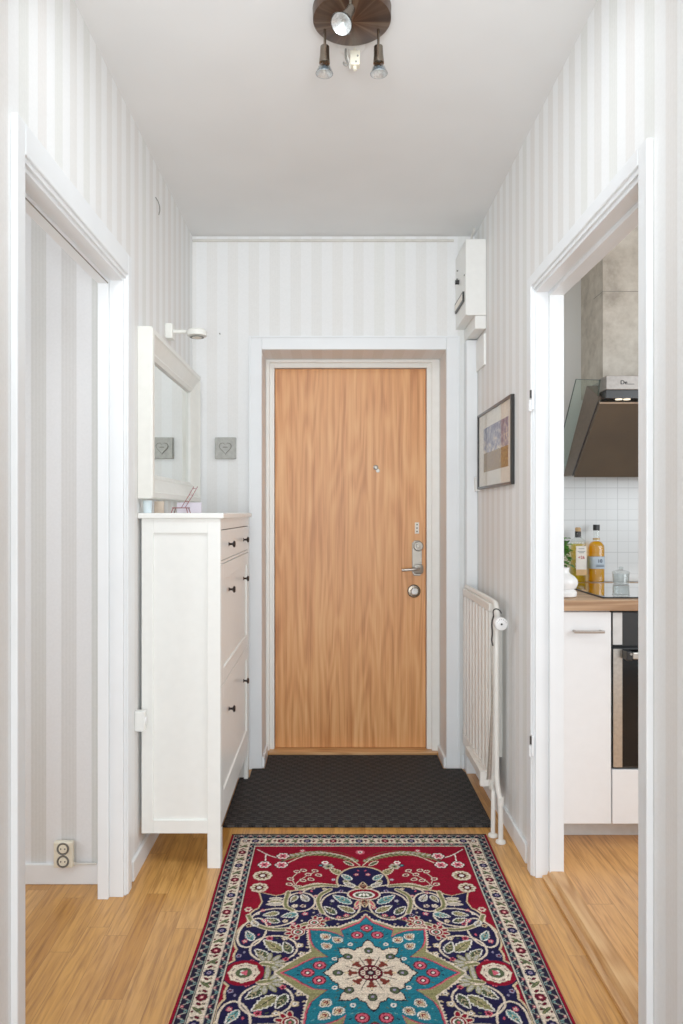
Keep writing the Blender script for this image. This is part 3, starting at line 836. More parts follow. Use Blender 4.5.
# ================================================================== SHOE CABINET
cab = thing('shoe_cabinet', (-.54, 3.01, 0), 'tall narrow white shoe cabinet with dark knobs against the left wall', 'shoe cabinet')
CY0, CY1, CF = 2.565, 3.450, -.395
box('cabinet_top', XL+.001, -.382, 2.552, 3.463, 1.250, 1.270, 'cabinet_white', cab, bevel=.004)
def side(y0, y1, inner):
    s = MB()
    s.box(-.677, -.635, y0, y1, .125, 1.250); s.box(-.4415, CF, y0, y1, 0, 1.250)
    s.box(-.635, -.4415, y0, y1, 1.198, 1.250); s.box(-.635, -.4415, y0, y1, .125, .172)
    o = s.build('side_frame', 'cabinet_white', cab, bevel=.0015)
    MB().box(-.635, -.4415, y0+(.009 if not inner else 0), y1-(.009 if inner else 0), .172, 1.198).build('side_panel', 'cabinet_white', cab)
    return o
side(CY0, CY0+.020, False); side(CY1-.020, CY1, True)
b_ = MB(); b_.box(-.677, -.670, CY0+.02, CY1-.02, .14, 1.25); b_.box(-.667, -.42, CY0+.02, CY1-.02, .14, .155)
b_.build('carcass', 'cabinet_white', cab)
for x_, y0, y1, z0, z1 in ((CF, CY0+.02, CY1-.02, 1.210, 1.250), (CF, CY0+.02, CY1-.02, 1.086, 1.096), (CF-.002, CY0+.02, CY1-.02, .135, .190)):
    MB().box(CF-.018, x_, y0, y1, z0, z1).build('front_rail', 'cabinet_white', cab, bevel=.001)
for y0, y1 in ((CY0+.02, CY0+.046), (CY1-.046, CY1-.02)):
    MB().box(CF-.018, CF, y0, y1, .0, .13).build('leg', 'cabinet_white', cab, bevel=.001)
MB().box(CF-.030, CF-.019, CY0+.02, CY1-.02, .19, 1.21).build('gap_backing', 'shadow_gap', cab)
def front(name, z0, z1, zk):
    dr = MB()
    # frame and recessed panel of the front
    y0, y1 = CY0+.023, CY1-.023
    if name == 'flip_door':
        dr.box(CF-.018, CF, y0, y0+.055, z0, z1); dr.box(CF-.018, CF, y1-.055, y1, z0, z1)
        dr.box(CF-.018, CF, y0+.055, y1-.055, z0, z0+.055); dr.box(CF-.018, CF, y0+.055, y1-.055, z1-.055, z1)
        dr.box(CF-.018, CF-.006, y0+.055, y1-.055, z0+.055, z1-.055)
    else:
        dr.box(CF-.018, CF, y0, y1, z0, z1)
    d = dr.build(name, 'cabinet_white', cab, bevel=.0012)
    for y in (2.775, 3.235):
        MB().lathe([(.0085, 0), (.0085, .002), (.0045, .004), (.0045, .013), (.008, .016), (.0135, .019), (.0135, .022), (.010, .026), (0, .027)],
                   (CF, y, zk), (1, 0, 0), n=20).build('knob', 'dark_bronze', d, smooth=True)
front('drawer', 1.0985, 1.2065, 1.150)
front('flip_door', .6445, 1.0830, .975)
front('flip_door', .1935, .6405, .514)

# ---- small things on the cabinet
st = thing('miniature_chair', (-.585, 2.80, 1.27), 'tiny dusky pink toy chair with a long tall back on the shoe cabinet', 'ornament')
MB().box(-.615, -.555, 2.775, 2.830, 1.288, 1.292).build('seat', 'pink_wood', st, bevel=.001)
for x in (-.611, -.560):
    for y in (2.779, 2.825):
        MB().tube([(x+(x+.585)*.25, y+(y-2.80)*.2, 1.270), (x, y, 1.289)], .002, 8).build('leg', 'pink_wood', st)
bk = MB()
for x in (-.590, -.575): bk.tube([(x, 2.828, 1.29), (x+.030, 2.845, 1.345), (x+.045, 2.852, 1.375)], .0016, 8)
for k in (.3, .6, .9): bk.tube([(-.590+.045*k, 2.828+.024*k, 1.29+.085*k), (-.575+.045*k, 2.828+.024*k, 1.29+.085*k)], .0013, 8)
bk.build('backrest', 'pink_wood', st)
c_ = MB().lathe([(.014, 0), (.015, .003), (.016, .045), (.0145, .045), (.0135, .006), (0, .006)], (-.660, 2.585, 1.270), n=24)
tag(c_.build('candle_glass', 'pale_blue', smooth=True), 'small pale blue glass at the near wall corner of the shoe cabinet', 'candle glass')
c_ = MB().box(-.665, -.630, 2.70, 2.712, 1.270, 1.314)
tag(c_.build('tan_card', 'tan_card', bevel=.001), 'small tan card standing under the mirror beside the pale glass', 'card')
c_ = MB().box(-.618, -.520, 2.88, 2.888, 1.270, 1.312)
tag(c_.build('lavender_card', 'lavender_card', bevel=.001), 'pale lavender card standing behind the toy chair', 'card')

# ================================================================== MIRROR
mir = thing('wall_mirror', (XL, 3.03, 1.32), 'white framed rectangular mirror on the left wall above the shoe cabinet', 'mirror')
my0, my1, mz0, mz1 = 2.558, 3.505, 1.322, 1.936
fr = MB(); bm = fr.b
rings = []
# profile: offset inward, height from wall
for ins, x in ((0, XL+.001), (0, XL+.048), (.004, XL+.054), (.022, XL+.056), (.028, XL+.050), (.072, XL+.030), (.078, XL+.031), (.092, XL+.022), (.094, XL+.010), (.094, XL+.001)):
    rings.append([bm.verts.new((x, y, z)) for y, z in ((my0+ins, mz0+ins), (my1-ins, mz0+ins), (my1-ins, mz1-ins), (my0+ins, mz1-ins))])
rings.append(rings[0])
for a, c_ in zip(rings[:-1], rings[1:]):
    for i in range(4): bm.faces.new((a[i], a[(i+1) % 4], c_[(i+1) % 4], c_[i]))
fr.build('mirror_frame', 'mirror_frame_white', mir)
box('mirror_glass', XL+.004, XL+.012, my0+.092, my1-.092, mz0+.092, mz1-.092, 'mirror_glass', mir)

# ---- picture light over the mirror
wl = thing('wall_spotlight', (XL, 3.01, 2.02), 'small white arm lamp with a round head above the mirror', 'wall lamp')
MB().box(XL, XL+.030, 2.985, 3.035, 1.998, 2.060).build('bracket', 'mirror_frame_white', wl, bevel=.003)
MB().tube([(XL+.025, 3.01, 2.030), (XL+.085, 3.01, 2.030)], .0085, 12).build('arm', 'mirror_frame_white', wl, smooth=True)
hd = MB().lathe([(.028, 0), (.041, .004), (.042, .022), (.036, .030), (0, .031)], (XL+.128, 3.01, 2.008), n=32).build('lamp_head', 'mirror_frame_white', wl, smooth=True)
MB().lathe([(.030, 0), (.024, .004), (.0, .004)], (XL+.128, 3.01, 2.0055), n=32).build('lens_ring', 'ring_grey', hd, smooth=True)
MB().cyl((XL+.128, 3.01, 2.004), (XL+.128, 3.01, 2.0065), .020, n=28).build('lens', 'label_white', hd)

# ---- heart plaque
pl = MB().box(-.574, -.470, YB-.022, YB+.002, 1.538, 1.644).build('heart_plaque', 'grey_plaque', bevel=.003)
tag(pl, 'square grey plaque with a raised heart on the end wall', 'plaque')
hp = []
for i in range(40):
    tt = 2*PI*i/40
    hp.append((-.522+.0021*16*math.sin(tt)**3*.80, 1.592+.0021*(13*math.cos(tt)-5*math.cos(2*tt)-2*math.cos(3*tt)-math.cos(4*tt))*.85))
hc = Vector((-.522, 0, 1.592))
MB().prism([((x+.522)*1.18-.522, (z-1.592)*1.18+1.592) for x, z in hp], YB-.0235, YB-.022, 'xz').build('heart_shade_rim', 'ring_grey', pl)  # darker rim painted in for the shading that outlines the heart
he = MB().prism(hp, YB-.030, YB-.022, 'xz').build('raised_heart', 'grey_plaque', pl, bevel=.003)
for o_, s_ in (('panel_border', 1),):
    bd = MB()
    for x0, x1, z0, z1 in ((-.571, -.566, 1.541, 1.641), (-.478, -.473, 1.541, 1.641), (-.566, -.478, 1.541, 1.546), (-.566, -.478, 1.636, 1.641)):
        bd.box(x0, x1, YB-.025, YB-.022, z0, z1)
    bd.build(o_, 'grey_plaque', pl)
MB().box(-.534, -.510, YB-.0315, YB-.030, 1.592, 1.597).build('heart_slot', 'ring_grey', pl)
nl = MB().cyl((-.552, YB, 2.160), (-.552, YB-.012, 2.160), .003, n=10)
tag(nl.build('wall_nail', 'ring_grey'), 'bare nail in the end wall above the heart plaque', 'nail')
nl = MB().tube([(XL+.001, 2.82, 2.51), (XL+.008, 2.84, 2.50), (XL+.012, 2.85, 2.475), (XL+.003, 2.865, 2.46)], .002, 8, smooth=2)
tag(nl.build('wall_hook', 'ring_grey', smooth=True), 'tiny bent wire hook high on the left striped wall', 'hook')

# ---- sockets
so = thing('wall_socket', (-.668, 2.50, .50), 'small white surface socket low on the left wall before the cabinet', 'socket')
MB().box(XL, -.653, 2.515, 2.546, .503, .574).build('socket_box', 'cabinet_white', so, bevel=.004)
MB().cyl((-.6535, 2.5305, .540), (-.650, 2.5305, .540), .012, n=24).build('socket_face', 'ceramic_white', so)
ds = thing('double_socket', (-.9085, 2.453, .055), 'cream double power socket above the baseboard in the left room', 'socket')
MB().box(-.9415, -.8755, 2.434, 2.453, .066, .154).build('socket_plate', 'cream_plastic', ds, bevel=.004)
for z in (.0885, .1315):
    r = MB().lathe([(.021, 0), (.021, .003), (.018, .003), (.017, -.001), (0, -.001)], (-.9085, 2.434, z), (0, -1, 0), n=28).build('socket_well', 'ring_grey', ds, smooth=True)
    MB().cyl((-.9085, 2.4345, z), (-.9085, 2.4320, z), .0145, n=24).build('socket_insert', 'cream_plastic', r)
    for dx in (-.007, .007): MB().cyl((-.9085+dx, 2.4321, z), (-.9085+dx, 2.4312, z), .0024, n=10).build('pin_hole', 'logo_black', r)
cb = MB().tube([(-.8765, 2.447, .078), (-.865, 2.449, .074), (-.80, 2.449, .0735)], .0035, 8, smooth=1)
tag(cb.build('white_cable', 'cable_white', smooth=True), 'thin white cable running right from the double socket on the baseboard', 'cable')

# ================================================================== CEILING LAMP
lampc = Vector((.057, 1.955, 0))
cl_ = thing('ceiling_spotlight', (lampc.x, lampc.y, H), 'round bronze ceiling lamp with three small glass spotlights', 'ceiling lamp')
pr = MB().lathe([(.0, -.038), (.100, -.038), (.106, -.034), (.107, -.004), (.104, 0), (0, 0)], (0, 0, 0), n=64)
base = pr.build('ceiling_plate', 'bronze_disc', cl_, smooth=True, origin=(lampc.x, lampc.y, H))
def _reset(o):   # the plate was modelled round its own centre
    o.data.transform(Matrix.Translation(Vector((lampc.x, lampc.y, H))))
_reset(base)
def spot(px, py, tilt, L=.050, k=1.0):
    a = Vector((px, py, H-.038))
    dirv = Vector(tilt).normalized()
    b0 = a + Vector((0, 0, -L))
    sp_ = MB().tube([a, b0], .0038, 10).build('spot_stem', 'lamp_metal', cl_, smooth=True)
    c0 = b0 - dirv*.006
    MB().lathe([(.006, 0), (.0125, .004), (.0135, .030), (.0150, .044), (.0150, .050), (0, .050)], c0, dirv, n=28).build('spot_cup', 'lamp_metal', sp_, smooth=True)
    bu = MB().lathe([(r_*k, h_) for r_, h_ in ((.011, 0), (.0125, .006), (.0175, .014), (.0235, .028), (.0245, .031), (.0225, .031), (.016, .016), (.008, .008), (0, .007))], c0+dirv*.048, dirv, n=28).build('spot_bulb', 'bulb_glass', sp_, smooth=True)
    MB().lathe([(r_*k, h_) for r_, h_ in ((.0045, .012), (.010, .018), (.0165, .0275), (.0205, .0300), (.0215, .0312), (.0215, .0300), (.0165, .0255), (.010, .016), (.0045, .010))], c0+dirv*.048, dirv, n=28).build('bulb_reflector', 'bulb_silver', bu, smooth=True)
    MB().lathe([(.003*k, .010), (.0038*k, .020), (.0025*k, .026), (0, .027)], c0+dirv*.048, dirv, n=16).build('bulb_capsule', 'clear_glass', bu, smooth=True)
spot(-.017, 1.985, (-.02, .0, -1)); spot(.131, 1.985, (.02, 0, -1)); spot(.050, 1.850, (-.30, -.42, -.75), .040, 1.22)
# spare ceiling connector and hook behind the lamp
cc = thing('ceiling_connector', (.066, 2.10, H), 'ivory lamp connector and hook on the ceiling behind the bronze lamp', 'ceiling connector')
MB().lathe([(0, 0), (.040, 0), (.040, -.003), (.022, -.010), (0, -.010)], (.060, 2.115, H), n=32).build('ceiling_rose', 'ceiling_paint', cc, smooth=True)
MB().box(.056, .085, 2.10, 2.125, H-.062, H-.020).build('terminal_block', 'cream_plastic', cc, bevel=.003)
MB().tube([(.07, 2.112, H-.008), (.07, 2.112, H-.025)], .004, 8).build('block_stem', 'cream_plastic', cc)
MB().tube([(.070, 2.112, H-.060), (.071, 2.110, H-.074)], .005, 8).build('block_nipple', 'cream_plastic', cc)
MB().tube([(.050, 2.112, H-.008), (.048, 2.112, H-.035), (.056, 2.112, H-.05), (.0545, 2.11, H-.065), (.058, 2.11, H-.07)], .002, 8, smooth=2).build('wire', 'cable_white', cc, smooth=True)
MB().tube([(.043, 2.112, H-.006), (.043, 2.112, H-.040), (.050, 2.112, H-.050), (.046, 2.112, H-.060), (.038, 2.112, H-.056), (.037, 2.112, H-.048)], .0028, 8, smooth=2).build('hook', 'ring_grey', cc, smooth=True)
for x, z in ((.078, H-.038), (.073, H-.055)): MB().cyl((x, 2.1005, z), (x, 2.098, z), .0028, n=10).build('terminal_screw', 'ring_grey', cc)

# ================================================================== METER BOX
mb = thing('meter_cabinet', (.666, 3.43, 2.118), 'white electric meter box high on the right wall beside the entrance', 'meter box')
MB().box(.619, XR-.001, 3.300, YB-.001, 2.180, 2.530).build('box_cover', 'meter_white', mb, bevel=.003)
MB().box(.662, XR-.001, 3.302, YB-.001, 2.118, 2.179).build('lower_cover', 'meter_white', mb, bevel=.003)
wn_ = MB().box(.611, .619, 3.335, 3.545, 2.252, 2.300).build('meter_window', 'black_plastic', mb, bevel=.001)
MB().box(.6095, .611, 3.345, 3.535, 2.262, 2.290).build('window_label', 'label_white', wn_)
MB().cyl((.619, 3.47, 2.385), (.600, 3.47, 2.385), .011, n=16).build('lock_button', 'black_plastic', mb)
MB().cyl((.619, 3.50, 2.408), (.610, 3.50, 2.408), .005, n=12).build('seal_screw', 'ring_grey', mb)
MB().cyl((.619, 3.50, 2.450), (.613, 3.50, 2.450), .004, n=12).build('seal_screw', 'ring_grey', mb)
MB().cyl((.619, 3.32, 2.37), (.614, 3.32, 2.37), .004, n=12).build('seal_screw', 'ring_grey', mb)
MB().tube([(.668, 3.42, 2.528), (.668, 3.42, 2.57), (.675, 3.44, 2.60), (.690, 3.46, 2.63), (.690, 3.46, H-.001)], .006, 10, smooth=2).build('supply_cable', 'cable_white', mb, smooth=True)
jc = MB().box(XR-.010, XR+.002, 3.315, 3.490, 1.955, 2.100).build('junction_cover', 'meter_white', bevel=.002)
tag(jc, 'flat white cover plate on the right wall below the meter box', 'cover plate')
jc = MB().box(XR-.020, XR+.002, 3.455, 3.49, 1.375, 1.445).build('light_switch', 'meter_white', bevel=.003)
tag(jc, 'small white switch box behind the far edge of the black framed picture', 'switch')

# ================================================================== PICTURE
pic = thing('framed_picture', (XR, 3.11, 1.38), 'black framed landscape photo with wide white mat on the right wall', 'picture')
py0, py1, pz0, pz1 = 2.792, 3.435, 1.382, 1.734
f = MB()
w_ = .014
f.box(.699, XR-.0005, py0, py0+w_, pz0, pz1); f.box(.699, XR-.0005, py1-w_, py1, pz0, pz1)
f.box(.699, XR-.0005, py0+w_, py1-w_, pz0, pz0+w_*.8); f.box(.699, XR-.0005, py0+w_, py1-w_, pz1-w_*.8, pz1)
f.build('picture_frame', 'black_frame', pic, bevel=.0015)
box('mat_board', .7065, .712, py0+w_, py1-w_, pz0+.0112, pz1-.0112, 'mat_board', pic)
pp = MB().box(-.0006, 0, -.23, .23, -.10, .10).build('print', 'landscape_print', pic, origin=(0, 0, 0))
pp.location = Vector((.7064, 3.09, 1.557)) - pic.location
pg = MB().box(.7030, .7040, py0+w_, py1-w_, pz0+.0112, pz1-.0112).build('picture_glass', 'pane_glass', pic)

# ================================================================== RADIATOR
ra = thing('radiator', (.66, 3.18, 0), 'white ribbed panel radiator on the right wall near the entrance', 'radiator')
ry0, ry1, rz0, rz1 = 2.905, 3.485, .150, .905
g = MB(); prof = []
n = 8; pitch = (ry1-ry0-.04)/n
prof.append((.680, ry0)); prof.append((.645, ry0)); prof.append((.640, ry0+.006))
for i in range(n):
    y = ry0+.02+i*pitch
    prof += [(.640, y+pitch*.04), (.664, y+pitch*.16), (.664, y+pitch*.50), (.640, y+pitch*.58)]
prof += [(.640, ry1-.006), (.645, ry1), (.680, ry1)]
g.prism(prof, rz0+.06, rz1-.035, 'xy')
g.build('ribbed_panel', 'radiator_white', ra)
for z0, z1 in ((rz0, rz0+.06), (rz1-.035, rz1)):
    MB().box(.638, .674, ry0-.002, ry1, z0, z1).build('header_rail', 'radiator_white', ra, bevel=.006)
MB().tube([(.656, ry1-.01, rz1+.008), (.656, 2.90, rz1+.008), (.654, 2.845, rz1+.004), (.652, 2.815, rz1-.03), (.652, 2.80, rz1-.08)], .011, 14, smooth=2).build('top_pipe', 'radiator_white', ra, smooth=True)
MB().tube([(.652, 2.80, .84), (.6425, 2.79, .82), (.6425, 2.785, .27), (.6435, 2.778, .21), (.6535, 2.765, .16), (.6535, 2.765, .004)], .0095, 14, smooth=1).build('supply_pipe', 'radiator_white', ra, smooth=True)
MB().tube([(.652, 2.905, .175), (.640, 2.83, .175), (.638, 2.825, .15), (.636, 2.82, .004)], .0085, 12, smooth=1).build('return_pipe', 'radiator_white', ra, smooth=True)
for x, y in ((.6535, 2.765), (.636, 2.82)):
    MB().lathe([(.0095, .012), (.018, .007), (.0195, .0), (0, 0)][::-1], (x, y, .001), n=24).build('floor_collar', 'radiator_white', ra, smooth=True)
MB().cyl((.6535, 2.765, .145), (.6535, 2.765, .175), .0125, n=16).build('pipe_union', 'radiator_white', ra, smooth=True)
MB().box(.603, .638, 2.900, 2.925, .165, .225).build('end_bracket', 'radiator_white', ra, bevel=.002)
MB().box(.618, .638, 2.925, 3.30, .165, .200).build('drip_rail', 'radiator_white', ra, bevel=.002)
for y in (3.0, 3.4):
    MB().box(.674, XR, y, y+.03, .25, .80).build('wall_bracket', 'radiator_white', ra)
vb = MB().cyl((.650, 2.80, .846), (.650, 2.775, .846), .014, n=20).build('valve_body', 'satin_steel', ra, smooth=True)
kb = MB().lathe([(.017, 0), (.024, .006), (.0255, .035), (.0235, .044), (.015, .047), (0, .047)], (.650, 2.782, .846), (0, -1, 0), n=36).build('thermostat_knob', 'ceramic_white', ra, smooth=True)
MB().cyl((.650, 2.7352, .846), (.650, 2.7335, .846), .004, n=12).build('knob_mark', 'logo_black', kb)
for k in range(7):
    th = PI*.1+k*PI*.8/6
    MB().box(.650+.018*math.cos(th)-.0014, .650+.018*math.cos(th)+.0014, 2.7348, 2.7365, .846+.018*math.sin(th)-.0014, .846+.018*math.sin(th)+.0014).build('knob_number', 'ring_grey', kb)
# shoehorn hung from the valve
sh = thing('shoehorn', (.628, 2.80, .24), 'long thin metal shoehorn hanging by a dark strap from the radiator valve', 'shoehorn')
MB().tube([(.634, 2.800, .868), (.630, 2.795, .890), (.640, 2.790, .899), (.655, 2.789, .893), (.662, 2.790, .880)], .0026, 8, smooth=2).build('hanging_loop', 'strap_black', sh, smooth=True)
MB().tube([(.634, 2.800, .868), (.626, 2.80, .84), (.630, 2.80, .80), (.626, 2.80, .775), (.631, 2.80, .752)], .0034, 8, smooth=2).build('strap', 'strap_black', sh, smooth=True)
ho = MB()
N = 18; rows = []
for i in range(N+1):
    t_ = i/N; z = .760-.53*t_
    wd = .0035+.006*max(0, (t_-.45)/.55)**1.2; cx = .6255+.006*math.sin(t_*PI)-.010*t_
    row = []
    for j in range(7):
        u = (j/6-.5)*2
        row.append((cx+wd*u, 2.80+.004*(1-u*u)*(1 if t_ > .3 else .4), z))
    rows.append(row)
vv = [[ho.b.verts.new(p) for p in r] for r in rows]; vv2 = [[ho.b.verts.new((p[0], p[1]-.0018, p[2])) for p in r] for r in rows]
for i in range(N):
    for j in range(6):
        ho.b.faces.new((vv[i][j], vv[i][j+1], vv[i+1][j+1], vv[i+1][j])); ho.b.faces.new((vv2[i][j], vv2[i+1][j], vv2[i+1][j+1], vv2[i][j+1]))
ho.build('shoehorn_blade', 'satin_steel', sh, smooth=True)

# ================================================================== KITCHEN
kc = thing('kitchen_base_cabinet', (.94, 2.98, .025), 'narrow white kitchen base cabinet with a steel bar handle', 'kitchen cabinet')
box('carcass', .836, 1.036, 2.672, 3.34, .125, .909, 'kitchen_white', kc)
dd = box('door', .838, 1.0345, 2.652, 2.671, .122, .904, 'kitchen_white', kc, bevel=.0015)
h_ = MB(); h_.tube([(.890, 2.625, .835), (1.000, 2.625, .835)], .0052, 12); h_.tube([(.896, 2.625, .835), (.896, 2.653, .835)], .0045, 10); h_.tube([(.994, 2.625, .835), (.994, 2.653, .835)], .0045, 10)
h_.build('handle', 'brushed_steel', dd, smooth=True)
box('plinth', .836, 1.64, 2.775, 2.79, .026, .121, 'plinth_white', kc)
ov = thing('built_in_oven', (1.34, 2.98, .122), 'built-in black glass oven with steel edges under the worktop', 'oven')
box('oven_body', 1.040, 1.636, 2.674, 3.20, .327, .909, 'black_plastic', ov)
cp = box('control_panel', 1.040, 1.636, 2.652, 2.673, .780, .903, 'black_plastic', ov, bevel=.001)
box('panel_edge', 1.041, 1.075, 2.6505, 2.652, .784, .902, 'plinth_white', cp)
for x in (1.20, 1.34, 1.48): MB().lathe([(.020, 0), (.018, .018), (0, .020)], (x, 2.652, .84), (0, -1, 0), n=24).build('control_knob', 'satin_steel', cp, smooth=True)
od = box('oven_door', 1.040, 1.636, 2.652, 2.673, .328, .772, 'black_plastic', ov, bevel=.001)
box('door_glass', 1.076, 1.600, 2.6500, 2.652, .336, .766, 'oven_glass', od)
for x0, x1 in ((1.042, 1.075), (1.601, 1.634)): box('door_stile', x0, x1, 2.6495, 2.652, .332, .768, 'satin_steel', od)
h_ = MB(); h_.box(1.098, 1.580, 2.610, 2.628, .738, .762); o_ = h_.build('oven_handle', 'satin_steel', od, bevel=.003)
for x in (1.076, 1.580): MB().box(x, x+.022, 2.610, 2.650, .732, .766).build('handle_mount', 'black_plastic', od, bevel=.003)
MB().cyl((1.09, 2.63, .757), (1.09, 2.605, .757), .004, n=8).build('handle_screw', 'satin_steel', od)
od2 = thing('drawer_cabinet', (1.34, 2.98, .122), 'plain white drawer front directly below the oven', 'drawer')
box('drawer_front', 1.040, 1.636, 2.652, 2.671, .122, .322, 'kitchen_white', od2, bevel=.0015)
box('drawer_body', 1.045, 1.630, 2.672, 3.15, .130, .318, 'kitchen_white', od2)
k2 = thing('kitchen_side_cabinet', (1.95, 2.98, .025), 'white base cabinet at the far side of the oven', 'kitchen cabinet')
box('carcass', 1.642, 2.25, 2.672, 3.34, .125, .909, 'kitchen_white', k2); box('plinth', 1.642, 2.25, 2.775, 2.79, .026, .124, 'plinth_white', k2); box('door', 1.644, 2.248, 2.652, 2.671, .122, .904, 'kitchen_white', k2, bevel=.0015)
wt = MB().box(.827, 2.26, 2.632, 3.344, .911, .950).build('worktop', 'worktop_oak', bevel=.002)
tag(wt, 'oak worktop running over the kitchen units and oven', 'worktop')
hb = thing('ceramic_hob', (1.34, 2.95, .950), 'black glass hob set on the oak worktop', 'hob')
MB().box(1.020, 1.640, 2.690, 3.225, .9505, .955).build('hob_glass', 'hob_glass', hb, bevel=.001)
for x0, x1, y0, y1 in ((1.018, 1.642, 2.686, 2.690), (1.016, 1.020, 2.686, 3.225)):
    MB().box(x0, x1, y0, y1, .9505, .956).build('hob_edge', 'black_plastic', hb)

# bottles
def bottle(name, x, y, prof, sq, glassmat, liquid, label, n=36):
    r = thing(name, (x, y, .9515), label, 'bottle')
    MB().lathe(prof, (x, y, .9515), n=n, sq=sq).build('bottle_glass', glassmat, r, smooth=True)
    return r
b1 = thing('oil_bottle', (1.130, 3.285, .951), 'square golden oil bottle with white label and black neck cap', 'bottle')
MB().lathe([(.026, 0), (.029, .004), (.029, .185), (.026, .196), (.014, .206), (.012, .215), (.012, .228), (0, .228)], (1.130, 3.285, .951), n=40, sq=6).build('bottle_body', 'clear_glass', b1, smooth=True)
MB().lathe([(.024, .004), (.026, .007), (.026, .178), (0, .178)], (1.130, 3.285, .951), n=40, sq=6).build('oil', 'olive_oil', b1, smooth=True)
MB().cyl((1.130, 3.285, 1.158), (1.130, 3.285, 1.186), .0135, n=24).build('cap', 'black_plastic', b1, smooth=True)
MB().lathe([(.012, 0), (.013, .006), (.013, .014), (.009, .018), (0, .018)], (1.130, 3.285, 1.1862), n=24).build('cork', 'cork', b1, smooth=True)
lb = MB().box(1.111, 1.158, 3.2535, 3.2548, 1.005, 1.120).build('label', 'label_white', b1, bevel=0)
MB().box(1.111, 1.158, 3.2528, 3.2535, .988, 1.014).build('label_band', 'amber_paper', b1)
for z, a_, c_ in ((1.108, 1.122, 1.148), (1.096, 1.118, 1.152), (1.090, 1.124, 1.146)): MB().box(a_, c_, 3.2526, 3.2535, z-.0016, z+.0016).build('label_line', 'lens_grey', lb)
def text(s, size, loc, mat, parent, rot=(PI/2, 0, 0), name='lettering', ext=.0004):
    cu = bpy.data.curves.new(name, 'FONT'); cu.body = s; cu.size = size; cu.extrude = ext; cu.offset = size*.02; cu.align_x = 'CENTER'; cu.align_y = 'CENTER'
    tmp = bpy.data.objects.new(name, cu); COL.objects.link(tmp)
    dg = bpy.context.evaluated_depsgraph_get(); dg.update()
    me = bpy.data.meshes.new_from_object(tmp.evaluated_get(dg)); bpy.data.objects.remove(tmp)
    me.materials.clear(); me.materials.append(M[mat])
    o = bpy.data.objects.new(name, me); COL.objects.link(o); o.parent = parent
    o.location = Vector(loc)-wloc(parent); o.rotation_euler = rot
    return o
text('+26', .019, (1.1345, 3.2530, 1.068), 'label_red', lb)
b2 = thing('whisky_bottle', (1.214, 3.285, .951), 'amber whisky bottle with pale blue label and black cap', 'bottle')
MB().lathe([(.030, 0), (.0345, .005), (.0345, .158), (.033, .172), (.024, .186), (.0145, .194), (.0125, .205), (.0125, .240), (0, .240)], (1.214, 3.285, .951), n=40, sq=2.6).build('bottle_body', 'clear_glass', b2, smooth=True)
MB().lathe([(.028, .004), (.0325, .008), (.0325, .156), (.031, .170), (.0225, .184), (.012, .190), (0, .190)], (1.214, 3.285, .951), n=40, sq=2.6).build('whisky', 'whisky', b2, smooth=True)
MB().cyl((1.214, 3.285, 1.190), (1.214, 3.285, 1.217), .0150, n=24).build('cap', 'black_plastic', b2, smooth=True)
MB().lathe([(.0152, 0), (.0158, .003), (.0152, .007), (0, .007)], (1.214, 3.285, 1.148), n=24).build('neck_collar', 'gold_foil', b2, smooth=True)
lb = MB().lathe([(.0353, 0), (.0356, .001), (.0356, .054), (.0353, .055)], (1.214, 3.285, 1.017), n=40, sq=2.6).build('label', 'label_grey', b2, smooth=True)
text('10', .022, (1.217, 3.2485, 1.052), 'label_navy', lb)
for z in (1.034, 1.028): MB().box(1.200, 1.236, 3.2478, 3.2500, z-.0012, z+.0012).build('label_line', 'label_navy', lb)
# glass dish with lid
gd = thing('glass_jar', (1.288, 3.19, .956), 'small clear glass jar with lid at the back of the hob', 'jar')
MB().lathe([(.030, 0), (.034, .003), (.036, .045), (.0345, .045), (.0325, .006), (0, .005)], (1.288, 3.19, .956), n=36).build('jar_body', 'jar_glass', gd, smooth=True)
MB().lathe([(0, .046), (.037, .046), (.038, .050), (.034, .056), (.014, .061), (.008, .063), (.011, .070), (.008, .075), (0, .076)], (1.288, 3.19, .956), n=36).build('jar_lid', 'jar_glass', gd, smooth=True)
